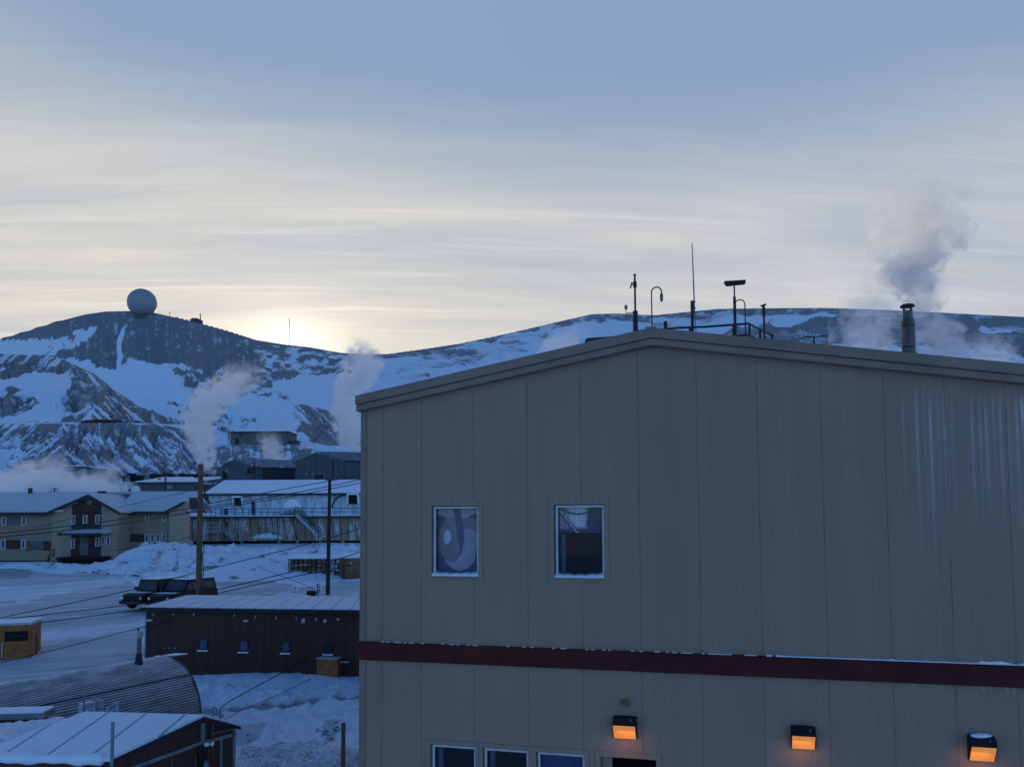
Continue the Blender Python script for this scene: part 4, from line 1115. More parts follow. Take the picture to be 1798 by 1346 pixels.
    lab(part_box(fr, [(76.3, 949.5, 89, 966)], 'wall_board', M['brown_panel'], root, -.058, 0.01), 'brown board near the corner')
    for rr in ((126.5, 904.5, 133, 920.5), (146, 903, 154.5, 920), (168, 903, 176, 919.5), (125, 945, 132.5, 962.5), (168, 943, 176, 959.5)): small_window(fr, rr, root, .062)
    for rr in ((177.5, 941.5, 185, 957), (186.5, 941.5, 194.5, 957)): small_window(fr, rr, root, .004)
    for rr in ((215, 900, 221, 913.5), (255, 899.5, 262, 914), (285, 899.5, 292, 914)): small_window(f2, rr, root, .005)
    for rr in ((213, 937, 221, 952), (254, 936.5, 262, 951.5), (264, 936.5, 272, 951.5), (274, 936.5, 282, 951.5), (284, 936, 292, 951)): small_window(f2, rr, root, .005)
    part_box(f2, [(221.3, 937, 253.8, 950.5)], 'wall_board', M['brown_panel'], root, .005, .05)
    part_box(f2, [(206.5, 937, 212.8, 950.5)], 'wall_board', M['grey_board'], root, .005, .05)
    part_box(fr, [(140, 879, 144.5, 885.5)], 'wall_light', M['dark_metal'], root, .06, .25, .03)
    m = MB(); c = fr.at(158, 881, .08); m.tube([c, c + fr.n * .12], .36, 16); m.build('round_vent', M['grey_board'], root)
    part_box(fr, [(103, 935, 109, 939)], 'wall_light', M['dark_metal'], root, .0, .3, .03)
    # porch
    m = MB(); a, b = S(125), S(196)
    m.prism([fr.pt(a, .06, Hh_(928.5)), fr.pt(a, 2.0, Hh_(935)), fr.pt(a, 2.0, Hh_(937)), fr.pt(a, .06, Hh_(934))], fr.x * (b - a)); cn = m.build('porch_canopy', roofm, root)
    m = MB(); m.fbox(fr, a, b, 2.001, 2.06, Hh_(938.5), Hh_(935)); m.build('fascia', M['dark_metal'], cn)
    m = MB(); m.prect(fr, 141, 942, 156, 974, .062, .12); dr = m.build('door', M['door_grey'], root)
    m = MB(); m.prect(fr, 147, 943, 154, 953, .12, .14); m.build('door_glass', M['dark_glass'], dr)
    m = MB(); m.prect(fr, 149.5, 948, 152.5, 953, .14, .16); m.build('door_notice', M['tan_ply'], dr)
    m = MB(); m.prect(fr, 154.5, 957, 155.5, 960, .12, .2); m.build('handle', M['steel'], dr)
    dk = MB(); zt = Hh_(976); dk.fbox(fr, S(122), S(197), .1, 2.6, zt - .25, zt); 
    for px in (124, 150, 174, 195): dk.fbox(fr, S(px), S(px) + .25, 2.2, 2.5, gh - .3, zt - .25)
    dk.fbox(fr, S(124), S(195), .2, 2.0, gh - .4, zt - .26)
    dk.build('porch_deck', M['skirt'], root)
    for i in range(4):
        pass
    st = MB()
    for i in range(4): st.fbox(fr, S(110) + i * .35, S(110) + i * .35 + .4, .6, 2.4, gh - .2, zt - .9 + i * .24)
    st.build('porch_steps', M['dark_metal'], root)
    rl = MB(); a, b = S(179), S(197); zr = Hh_(958.5)
    for s in (a, (a + b) / 2, b): rl.tube([fr.pt(s, 2.5, zt), fr.pt(s, 2.5, zr)], .06, 6)
    for h in (zr, (zr + zt) / 2): rl.tube([fr.pt(a, 2.5, h), fr.pt(b, 2.5, h)], .055, 6)
    rl.build('handrail', M['dark_metal'], root)
    rl = MB(); a, b = S(108), S(118)
    for s, dz in ((a, -.9), (b, 0)): rl.tube([fr.pt(s, 2.5, zt + dz), fr.pt(s, 2.5, zt + dz + 1.0)], .06, 6)
    for dz in (1.0, .5): rl.tube([fr.pt(a, 2.5, zt - .9 + dz), fr.pt(b, 2.5, zt + dz)], .055, 6)
    rl.build('handrail', M['dark_metal'], root)
    # rooftop bits
    m = MB(); p = fr.at(179, 869, -5); m.tube([p - Vector((0, 0, .6)), p + Vector((0, 0, .5))], .5, 10); m.build('roof_vent', M['dark_metal'], root)
    m = MB(); p = fr.at(53, 862, -6.5); m.tube([p - Vector((0, 0, .5)), p + Vector((0, 0, .4))], .25, 8); m.build('roof_vent', M['dark_metal'], root)
M['eave_brown'] = simple('dark_brown_band', (0.05, 0.035, 0.04), 0.7, 2)
M['door_grey'] = simple('grey_door', (0.12, 0.13, 0.15), 0.6, 3)
build_dorm()

# ------------------------------------------------------------------ long store building with the walkway
def build_store():
    root = None
    fA = Fr(P(480, 930, 112), (1, 0.0)); fB = Fr(P(480, 880, 117), (1, 0.0))
    SA = lambda px, py=930: fA.hit(px, py)[0]; HA = lambda py: fA.hit(480, py)[1]
    SB = lambda px, py=880: fB.hit(px, py)[0]; HB = lambda py: fB.hit(480, py)[1]
    gh = gz(0, 112)
    root = thing('store_building', fA.pt(SA(480), 0, gh), 'long pale store building with a railed walkway along its middle and a snowy roof', 'building')
    wl = siding('tan_panel_wall', (0.36, 0.25, 0.17), (1, 0, 0), 0.9, 0.5, 0.25, snow=0.18)
    wu = siding('frosted_upper_wall', (0.42, 0.43, 0.46), (1, 0, 0), 0.9, 0.4, 0.2, snow=0.28)
    a, b = SA(332), SA(760); zt = HA(905); zb = HA(949)
    m = MB(); m.fbox(fA, a, b, -16, 0, zb, zt - .3); m.build('lower_wall', wl, root)
    m = MB(); m.fbox(fA, a + .3, b, -15, -.8, gh - 1.5, zb); m.build('crawl_space', M['skirt'], root)
    for px in (350, 422, 488, 520, 560, 600):
        m = MB(); m.fbox(fA, SA(px), SA(px) + .35, -.5, -.1, gh - .8, zb - .002); m.build('pier', M['steel'], root)
    # walkway deck
    m = MB(); m.fbox(fA, SA(324), b, -5, .9, zt - .3, zt - .08); dk = m.build('walkway', M['dark_metal'], root)
    m = MB(); m.fbox(fA, SA(324), b, -5, .78, zt - .078, zt + .10); m.build('deck_snow', M['snow'], dk)
    # railing
    rl = MB(); za, zc = zt, HA(892.5)
    rl.tube([fA.pt(SA(324), .85, zc), fA.pt(b, .85, zc)], .05, 6); rl.tube([fA.pt(SA(324), .85, (za + zc) / 2), fA.pt(b, .85, (za + zc) / 2)], .035, 6)
    rl.build('walkway_railing', M['rail_grey'], root)
    for px in (325, 334, 352, 365, 374, 382, 391, 401, 416, 429, 440, 451, 462, 473, 486, 497, 519, 532, 552, 574, 589, 599, 620):
        m = MB(); m.tube([fA.pt(SA(px), .85, zt), fA.pt(SA(px), .85, zc)], .04, 6); m.build('railing_post', M['rail_grey'], root)
    # posts and raking struts along the lower wall
    for px, px2 in ((324, 326), (340, 340), (371, 371), (396, 396), (420, 420), (441, 444), (455, 457), (467, 470), (479, 482), (489, 489), (499, 506), (514, 523), (523, 523), (535, 537), (547, 548), (560, 560), (583, 588), (597, 601), (612, 612), (623, 630)):
        m = MB(); m.tube([fA.pt(SA(px), .5, zt - .3), fA.pt(SA(px2), .35, zb + .1)], .055, 6); m.build('strut', M['rail_grey'], root)
    # ice and snow hanging on the lower wall
    m = MB(); n = 24
    for i in range(n):
        s0_ = SA(441) + (SA(496) - SA(441)) * i / n; s1_ = SA(441) + (SA(496) - SA(441)) * (i + 1) / n
        f = math.sin(math.pi * (i + .5) / n)
        m.fbox(fA, s0_, s1_, .02, .06 + .5 * f * random.uniform(.7, 1), HA(945.5), HA(945.5 - 3 - 8 * f * random.uniform(.6, 1)))
    m.build('wall_drift', M['snow'], root, smooth=True)
    # upper block
    u0 = SB(366); u1 = SB(800); he = HB(866)
    m = MB(); m.fbox(fB, u0, u1, -14, 0, zt - .3, he); m.build('upper_wall', wu, root)
    f2 = Fr(fB.pt(0, -8, 0), (1, 0)); hr = f2.hit(480, 845.5)[1]
    m = MB()
    m.slab([fB.pt(SB(364), .7, he - .05), fB.pt(u1, .7, he - .05), fB.pt(u1, -8, hr), fB.pt(f2.hit(394, 846)[0] , -8, hr)], (0, 0, .3))
    m.slab([fB.pt(f2.hit(394, 846)[0], -8, hr), fB.pt(u1, -8, hr), fB.pt(u1, -15, he), fB.pt(SB(364), -15, he)], (0, 0, .3))
    r = m.build('roof', M['snow'], root)
    m = MB(); m.fbox(fB, SB(364), u1, .7, .78, he - .3, he); m.build('gutter', M['rail_grey'], r)
    # hooded air intakes
    for x0, y0, x1, y1 in ((412, 872, 430, 887), (611.5, 868, 632, 885)):
        q0, q1 = SB(x0), SB(x1); hb_, ht_ = HB(y1), HB(y0)
        hd = MB(); w = .18
        hd.fbox(fB, q0, q1, .02, 1.3, ht_ - w * .6, ht_ + .1); hd.hexa([fB.pt(q0, .02, hb_), fB.pt(q0 + w, .02, hb_), fB.pt(q0 + w, .9, hb_), fB.pt(q0, .9, hb_), fB.pt(q0, .02, ht_ - .1), fB.pt(q0 + w, .02, ht_ - .1), fB.pt(q0 + w, 1.3, ht_ - .1), fB.pt(q0, 1.3, ht_ - .1)])
        hd.hexa([fB.pt(q1 - w, .02, hb_), fB.pt(q1, .02, hb_), fB.pt(q1, .9, hb_), fB.pt(q1 - w, .9, hb_), fB.pt(q1 - w, .02, ht_ - .1), fB.pt(q1, .02, ht_ - .1), fB.pt(q1, 1.3, ht_ - .1), fB.pt(q1 - w, 1.3, ht_ - .1)])
        ho = hd.build('air_hood', M['snow'], root)
        lv = MB(); lv.fbox(fB, q0 + w, q1 - w, .3, .6, hb_, ht_ - .1); lv.build('louvre', M['skirt'], ho)
        c = MB(); zz = HB(y0 + 1); s_ = q0 - .1
        pts = [fB.pt(s_ + 2.0, .4, zz + .1)] + [fB.pt(s_ - .2 - 2.0 * math.sin(a), .4, zz - 2.0 + 2.0 * math.cos(a)) for a in np.linspace(0, 1.5, 8)]
        if x0 > 500: c.tube(pts, .12, 8); c.build('vent_duct', M['rail_grey'], ho)
    # pale marks, doors on the upper wall
    for x0, y0, x1, y1 in ((364, 878, 368, 893), (395, 893, 400, 903), (443, 880, 447, 903)): part_box(fB, [(x0, y0, x1, y1)], 'wall_pipe', M['rail_grey'], root, .01, .3)
    # stairs down to the right
    st = MB(); P0 = fA.pt(SA(527), 1.4, zt); P1 = fA.pt(SA(567), 1.4, HA(943))
    for k in (0, 1.3):
        st.prism([P0 + fA.n * k, P1 + fA.n * k, P1 + fA.n * k + Vector((0, 0, .35)), P0 + fA.n * k + Vector((0, 0, .35))], fA.n * .08)
    so_ = st.build('stair', M['snow_steel'], root)
    n = 13
    for i in range(n):
        q = P0.lerp(P1, (i + .5) / n)
        t = MB(); t.fbox(fA, (q - fA.o).dot(fA.x) - .18, (q - fA.o).dot(fA.x) + .18, 1.48, 2.68, q.z + .12, q.z + .22); t.build('tread', M['snow_steel'], so_)
    hr_ = MB()
    for k in (0.03, 1.35):
        for dz in (.75, 1.25): hr_.tube([P0 + fA.n * k + Vector((0, 0, dz)), P1 + fA.n * k + Vector((0, 0, dz))], .045, 6)
        for f in (0, .33, .66, 1): q = P0.lerp(P1, f) + fA.n * k; hr_.tube([q, q + Vector((0, 0, 1.25))], .04, 6)
    hr_.build('stair_rail', M['rail_grey'], so_)
    # left entry stair with a landing
    st = MB(); L0, L1 = SA(396), SA(420); zl = HA(931)
    st.fbox(fA, SA(372), L0, 1.0, 2.2, zl - .15, zl); lo = st.build('landing', M['snow_steel'], root)
    st = MB()
    for i in range(9): q = (i + .5) / 9; st.fbox(fA, L0 + (L1 - L0) * i / 9, L0 + (L1 - L0) * (i + 1) / 9, 1.0, 2.2, zl - (zl - HA(955)) * q - .1, zl - (zl - HA(955)) * q)
    st.build('steps', M['dark_metal'], lo)
    hr_ = MB()
    for t_ in (1.05, 2.15):
        for dz in (.55, 1.1): hr_.tube([fA.pt(SA(372), t_, zl + dz), fA.pt(L0, t_, zl + dz), fA.pt(L1, t_, HA(955) + dz)], .045, 6)
        for s in (SA(372), SA(385), L0): hr_.tube([fA.pt(s, t_, zl), fA.pt(s, t_, zl + 1.1)], .04, 6)
    hr_.build('handrail', M['snow_steel'], lo)
    part_box(fA, [(388, 917, 400, 931)], 'door', M['brown_panel'], root, .01, .1)
    # snow-capped round tank on the walkway
    p = fA.pt(SA(511), -.6, zt)
    t = thing('round_tank', p, 'small round tank under a thick dome of snow on the store walkway', 'tank')
    m = MB(); m.tube([p + Vector((0, 0, .25)), p + Vector((0, 0, 1.1))], 1.15, 20); m.build('tank_body', M['snow_steel'], t, smooth=False)
    m = MB(); m.ball(p + Vector((0, 0, 1.1)), 1.18, 20, 12, (1, 1, 1.05)); m.build('snow_cap', M['snow_clean'], t, smooth=True)
    m = MB(); m.box(p + Vector((-1.35, -1.35, .101)), p + Vector((1.35, 1.0, .25))); m.build('base_slab', M['skirt'], t)
    # pole lamp on roof edge
    for px, y0, y1 in ((536, 848, 862), (544.5, 849, 863), (628, 848, 852)):
        q = f2.at(px, y1); q2 = f2.at(px, y0); s = thing('roof_mast', q - Vector((0, 0, .6)), {536: 'thin short mast on the store roof left of its pair', 544.5: 'thin short mast on the store roof right of its pair', 628: 'small stub mast on the store roof by the beige building'}[px], 'mast')
        m = MB(); m.tube([q - Vector((0, 0, .6)), q2], .06, 6); m.build('pole', M['rail_grey'], s)
        m = MB(); m.tube([q2 - fA.x * .35, q2 + fA.x * .35], .04, 6); m.build('cross_bar', M['rail_grey'], s)
M['rail_grey'] = simple('dark_grey_steel', (0.05, 0.052, 0.058), 0.6, 4, 0.3)
M['snow_steel'] = simple('frosted_steel', (0.28, 0.29, 0.31), 0.7, 4, 0.4, snow=0.15)
build_store()

# ------------------------------------------------------------------ warehouses and other buildings at the foot of the hill
def warehouse(name, A, Ap, B, dA, dAp, dB, far, label, cols, eave_far=None):
    """gable end A - apex - B (photo pixels, distances), roof running back to the right"""
    a, ap, b = P(*A, dA), P(*Ap, dAp), P(*B, dB)
    a.z = b.z = (a.z + b.z) / 2
    ap = Vector(((a.x + b.x) / 2, (a.y + b.y) / 2, P(*Ap, (a.y + b.y) / 2).z))
    u = Vector((b.x - a.x, b.y - a.y, 0)).normalized()
    back = Vector((far[0], far[1], 0))
    g = gz(0, min(a.y, b.y)) - 1.5
    root = thing(name, Vector((ap.x, ap.y, g)), label, 'building')
    wm = siding(name + '_cladding', cols[0], tuple(u), 1.2, 0.3, 0.15)
    wm2 = siding(name + '_side_cladding', cols[0], tuple(back.normalized()), 1.2, 0.3, 0.15)
    dn = lambda p: Vector((p.x, p.y, g))
    m = MB(); m.prism([dn(a), dn(b), b, ap, a], -u.cross(Vector((0, 0, 1))) * -0.3); m.build('gable_wall', wm, root)
    m = MB(); m.face([dn(b), dn(b) + back, b + back, b]); m.face([dn(a), dn(a) + back, a + back, a]); m.face([dn(a) + back, dn(b) + back, b + back, ap + back, a + back]); m.build('side_wall', wm2, root)
    rf = simple(name + '_roof', cols[1], 0.6, 0.6, 0.2, 0, (1, 1, 1), snow=cols[2])
    bo = (b - ap) * .04; ao = (a - ap) * .04; s = -back.normalized() * .5
    m = MB(); m.slab([ap + s, b + bo + s, b + bo + back, ap + back], (0, 0, .25)); m.slab([ap + s, a + ao + s, a + ao + back, ap + back], (0, 0, .25)); r = m.build('roof', rf, root)
    m = MB(); m.tube([b + bo + s, b + bo + back], .12, 6); m.build('gutter', M['rail_grey'], r)
    fr = frame2(a, b)
    return root, fr, u, back
def build_warehouses():
    root, fr, u, back = warehouse('warehouse', (383, 825), (424, 807), (450, 818.5), 152, 150, 147, (16.0, 8.0), 'low dark grey warehouse behind the store, left of its taller neighbour', ((0.085, 0.10, 0.115), (0.13, 0.15, 0.18), 0.05))
    fs = frame2(fr.at(450, 830), fr.at(450, 830) + back)
    part_box(fr, [(394, 826, 399, 842)], 'door', M['skirt'], root, .3, .4)
    part_box(fr, [(399, 823, 403, 829)], 'wall_light', M['grey_paint'], root, .3, .5)
    part_box(fr, [(438.5, 822.5, 445, 831)], 'wall_box', M['skirt'], root, .3, .6)
    part_box(fs, [(462, 823, 517, 842)], 'shutter_door', M['skirt2'], root, .02, .1)
    root, fr, u, back = warehouse('warehouse', (521, 812), (564, 794.5), (606, 808.5), 146, 144, 142, (30, 10.0), 'tall dark grey warehouse behind the store, its gable against the hillside', ((0.085, 0.10, 0.115), (0.12, 0.14, 0.17), 0.03))
    m = MB()
    m.prect(fr, 552, 831, 572, 832.2, .3, .38); m.prect(fr, 552, 832.2, 553.2, 844, .3, .38); m.prect(fr, 571, 832.2, 572, 844, .3, .38); m.build('door_frame', M['grey_paint'], root)
    part_box(fr, [(553.2, 832.2, 571, 844)], 'shutter_door', M['skirt2'], root, .3, .34)
    for px in (539, 550): part_box(fr, [(px, 830.5, px + 3, 834)], 'wall_light', M['grey_paint'], root, .3, .5)
M['skirt2'] = simple('dark_opening', (0.03, 0.034, 0.042), 0.8, 2)
build_warehouses()
def block(name, x0, ytop, x1, ybase, d, dep, wall, label, roofsnow=True, cat='building', flat=0.25, yb_roof=None, sink=2.0):
    """a plain low building: four walls, a snowy roof slab with an overhang"""
    f = Fr(P((x0 + x1) / 2, ybase, d), (1, 0)); s0 = f.hit(x0, ybase)[0]; s1 = f.hit(x1, ybase)[0]
    ht = f.hit((x0 + x1) / 2, ytop)[1]; hb = f.hit((x0 + x1) / 2, ybase)[1]
    root = thing(name, f.pt((s0 + s1) / 2, 0, hb), label, cat)
    m = MB(); m.fbox(f, s0, s1, -dep, 0, hb - sink, ht); m.build('wall', wall, root)
    h2 = ht if yb_roof is None else P((x0 + x1) / 2, yb_roof, d + dep).z
    m = MB(); k = .3
    m.slab([f.pt(s0 - k, k, ht + .002), f.pt(s1 + k, k, ht + .002), f.pt(s1 + k, -dep - k, h2 + .002), f.pt(s0 - k, -dep - k, h2 + .002)], (0, 0, flat)); r = m.build('roof', M['snow'] if roofsnow else M['rail_grey'], root)
    m = MB(); m.fbox(f, s0 - k, s1 + k, k + .002, k + .06, ht - .12, ht + flat * .5); m.build('fascia', M['rail_grey'], r)
    return root, f
def far_buildings():
    gw = siding('slate_blue_siding', (0.10, 0.11, 0.125), (1, 0, 0), 1.0, 0.3, 0.2)
    r, f = block('low_shed', 243, 847.5, 345, 859, 121, 9, gw, 'long low dark shed with a snowy roof behind the dormitory', yb_roof=839.5)
    part_box(f, [(266, 851.5, 273, 854)], 'window', M['dark_glass'], r, .01, .08); part_box(f, [(293, 851, 303, 858)], 'door', M['grey_paint'], r, .01, .08)
    for px in (217, 280):
        q = f.at(px, 846, -3); s = thing('vent_stack', q - Vector((0, 0, .5)), 'short dark vent stack on the low shed, %s' % ('left one in the steam' if px == 217 else 'right one'), 'vent')
        m = MB(); m.tube([q - Vector((0, 0, .5)), q + Vector((0, 0, .35))], .12, 8); m.build('pipe', M['rail_grey'], s)
        m = MB(); m.tube([q + Vector((0, 0, .35)), q + Vector((0, 0, .55))], .22, 8); m.build('rain_cap', M['rail_grey'], s)
    gw2 = siding('grey_metal_wall', (0.13, 0.135, 0.145), (1, 0, 0), 1.5, 0.3, 0.2)
    r, f = block('utility_building', 22, 820, 154, 842, 150, 12, gw2, 'flat dark utility building half hidden in steam below the spoil bank')
    part_box(f, [(70, 828, 90, 842)], 'shutter_door', M['skirt2'], r, .01, .08); part_box(f, [(120, 825, 132, 830)], 'window', M['dark_glass'], r, .01, .08)
    m = MB(); s0 = f.hit(154, 830)[0]; h0, h1_ = f.hit(154, 842)[1], f.hit(154, 824)[1]
    m.tube([f.pt(s0 + .2, .5, h0), f.pt(s0 + .2, .5, h1_)], .08, 6); m.tube([f.pt(s0 + .3, .5, h1_), f.pt(s0 + 1.6, .5, h0)], .08, 6); m.build('stair_rail', M['rail_grey'], r)
    # white tarped heap in front of the low shed
    p = P(234, 863.5, 112); t = thing('white_tent', p, 'tiny white tent-like shelter behind the dormitory roof ridge', 'tent')
    k = 112 / F
    m = MB(); b = [p + Vector((-6 * k, -.6, -1)), p + Vector((9 * k, -.6, -1)), p + Vector((9 * k, 1.2, -1)), p + Vector((-6 * k, 1.2, -1))]; q = [p + Vector((-3 * k, 0, 9 * k)), p + Vector((6 * k, 0, 9 * k)), p + Vector((6 * k, .9, 9 * k)), p + Vector((-3 * k, .9, 9 * k))]
    m.hexa(b + q); m.prism([q[0], q[1], p + Vector((2 * k, 0, 11.5 * k))], (0, .9, 0)); m.build('canvas', M['white_paint'], t)
    m = MB(); m.box(p + Vector((-4.5 * k, -.66, -1)), p + Vector((-1.5 * k, -.5, 5.5 * k))); m.build('entrance', M['skirt2'], t)
    # the shed on the pad in front of the mound
    hm = siding('hill_shed_wall', (0.16, 0.14, 0.135), (1, 0, 0), 1.4, 0.3, 0.15)
    r, f = block('hill_building', 404, 758.5, 506, 780, 253, 10, hm, 'long grey-brown building standing on the pad halfway up the hill', roofsnow=False, sink=3)
    part_box(f, [(414, 770, 418.5, 779.5)], 'door', M['skirt'], r, .01, .1); part_box(f, [(428, 770, 433, 773)], 'window', M['dark_glass'], r, .01, .1)
    part_box(f, [(422, 760.5, 425, 764)], 'vent', M['skirt2'], r, .01, .3); part_box(f, [(499, 755, 500.5, 759)], 'roof_mast', M['rail_grey'], r, -1, -.7)
    r, f = block('small_hut', 509, 774.5, 520.5, 780.5, 252, 4, gw, 'small dark hut beside the long building on the hill pad', roofsnow=False, sink=3)
    part_box(f, [(511, 776.5, 513.5, 780)], 'door', M['skirt'], r, .01, .1)
far_buildings()

# ------------------------------------------------------------------ hilltop
M['radome_base'] = simple('radome_base_rock_grey', (0.11, 0.105, 0.105), 0.9, 1)
def hilltop():
    d = 556.0; k = d / F
    c = P(249.5, 531.5, d); r = 25.0 * k
    base = P(249.5, 548, d)
    t = thing('radome', base, 'big white spherical radome on top of the left hill', 'radome')
    bm = bmesh.new(); bmesh.ops.create_icosphere(bm, subdivisions=3, radius=r)
    for v in list(bm.verts):
        if v.co.z < -r * .86: v.co.z = -r * .86
    me = bpy.data.meshes.new('dome'); bm.to_mesh(me); bm.free()
    m_, nt, b_ = node_mat('radome_panels')
    w = mk(nt, 'ShaderNodeTexVoronoi', feature='DISTANCE_TO_EDGE'); w.inputs['Scale'].default_value = .16; lk(nt, mpos(nt), w.inputs['Vector'])
    lk(nt, mmix(nt, mrange(nt, w.outputs['Distance'], 0.0, 0.05, 0.0, 1.0), (0.24, 0.24, 0.25, 1), (0.29, 0.29, 0.30, 1)), b_.inputs['Base Color']); b_.inputs['Roughness'].default_value = .6
    me.materials.append(m_); o = bpy.data.objects.new('dome', me); col.objects.link(o); o.parent = t; o.location = c - base
    m = MB(); m.tube([base - Vector((0, 0, 9)), c - Vector((0, 0, r * .79))], r * .48, 24); m.build('base_ring', M['radome_base'], t)
    # small lookout hut with a beacon mast
    d2 = 574.0; p = P(344, 567, d2); k = d2 / F
    t = thing('summit_hut', p, 'small dark hut on the ridge just right of the radome', 'hut')
    m = MB(); m.prism([p + Vector((-9 * k, 0, -3)), p + Vector((7.5 * k, 0, -4)), p + Vector((7.5 * k, 0, 6 * k)), p + Vector((0.5 * k, 0, 8.5 * k)), p + Vector((-11 * k, 0, 6.0 * k))], (0, 5, 0)); m.build('wall', M['radome_base'], t)
    m = MB(); m.prism([p + Vector((0.5 * k, -.4, 8.6 * k)), p + Vector((8 * k, -.4, 6 * k)), p + Vector((8 * k, -.4, 6.6 * k)), p + Vector((.5 * k, -.4, 9.3 * k))], (0, 5.8, 0)); m.prism([p + Vector((0.5 * k, -.4, 8.6 * k)), p + Vector((-11.5 * k, -.4, 6 * k)), p + Vector((-11.5 * k, -.4, 6.6 * k)), p + Vector((.5 * k, -.4, 9.3 * k))], (0, 5.8, 0)); m.build('roof', M['rail_grey'], t)
    m = MB(); q = p + Vector((-7.5 * k, 1, 6 * k)); m.tube([q, q + Vector((0, 0, 4 * k))], .5, 8); m.build('stub_vent', M['rail_grey'], t)
    for px, y0, y1, dd, lb in ((352, 552, 566, 576, 'beacon mast with an orange light beside the summit hut'), (298, 549, 556, 566, 'thin mast on the slope between the radome and the summit hut'), (508, 559, 576, 690, 'faint thin tower in the sun glow above the saddle')):
        b = P(px, y1 + 4, dd); tp = P(px, y0, dd); kk = dd / F
        s = thing('ridge_mast', b, lb, 'mast'); m = MB(); r_ = .16 if px == 298 else .35
        if px == 508:
            b = P(px, 606, dd); 
            s.location = b; wloc[s.name] = b; r_ = .22
            mm = MB(); mm.tube([P(px, 573, dd), tp], .3, 6); mm.build('antenna', M['mast_grey'], s)
        m.tube([b, tp], r_, 6); m.build('pole', M['mast_grey'], s)
        if px == 352: m = MB(); m.ball(tp + Vector((0, -.3, 0)), .75, 8, 6); m.build('beacon', M['beacon'], s)
        if px == 298: m = MB(); m.tube([tp - Vector((.6, 0, 0)), tp + Vector((.6, 0, 0))], .15, 6); m.build('cross_bar', M['mast_grey'], s)
M['mast_grey'] = simple('mast_grey', (0.16, 0.155, 0.15), 0.6, 1)
M['beacon'] = emit_mat('orange_beacon', (0.55, 0.15, 0.05), 0.6)
hilltop()

# ------------------------------------------------------------------ stacked goods up the hill and at its foot
def goods():
    proto = None
    names = ['rust red', 'orange brown', 'dark grey', 'pale grey', 'black']
    cm = [simple('goods_red', (0.13, 0.032, 0.022), .8, .5), simple('goods_orange', (0.12, 0.045, 0.028), .8, .5), simple('goods_dark', (0.05, 0.05, 0.055), .8, .5), simple('goods_pale', (0.24, 0.22, 0.20), .8, .5), simple('goods_black', (0.02, 0.02, 0.022), .8, .5)]
    def crate(c, w, dp, h, mi, label, group, name='storage_crate', cat='crate'):
        t = thing(name, c, label, cat, group)
        m = MB(); m.box(c + Vector((-w / 2, -dp / 2, -.8)), c + Vector((w / 2, dp / 2, h * .92))); m.build('crate_body', cm[mi], t, bevel=.05)
        m = MB(); m.box(c + Vector((-w / 2 - .06, -dp / 2 - .06, h * .92)), c + Vector((w / 2 + .06, dp / 2 + .06, h))); m.build('lid', M['snow'] if mi in (2, 3) and random.random() < .5 else cm[mi], t)
        return t
    d = 266.0; k = d / F
    row = [(150, 8, 4, 1), (157, 6, 5.5, 0), (163, 7, 5, 1), (170.5, 7, 6, 0), (178, 7, 6.5, 1), (186, 8, 6, 0), (194, 7, 5, 4), (202, 8, 6.5, 1), (211, 9, 5.5, 2), (221, 10, 5.5, 3), (232, 12, 5, 3), (243, 9, 4, 2)]
    descr = {0: 'rust red', 1: 'orange brown', 2: 'dark grey', 3: 'pale grey', 4: 'black'}
    for i, (px, w, h, mi) in enumerate(row):
        p = P(px + w / 2 - 3, 743.5, d)
        crate(p, w * k * .97, 4, h * k, mi, 'one of the weathered containers in a row on the hillside terrace', 'containers on the hillside terrace', 'storage_container', 'container')
    d = 172.0; k = d / F
    x = 222.0; i = 0
    while x < 386:
        w = random.uniform(3, 7.5); y = 838.5 - random.uniform(0, 1.5) + (x - 300) * -.01; h = random.uniform(3, 7.5)
        p = P(x, y, d + random.uniform(-4, 4))
        crate(p, w * k, random.uniform(2, 3.5), h * k, random.choice([2, 2, 4, 4, 3]), 'one of the dark crates stacked in a line at the foot of the hill', 'crates lined up at the foot of the hill')
        x += w * random.uniform(.9, 1.5)
goods()

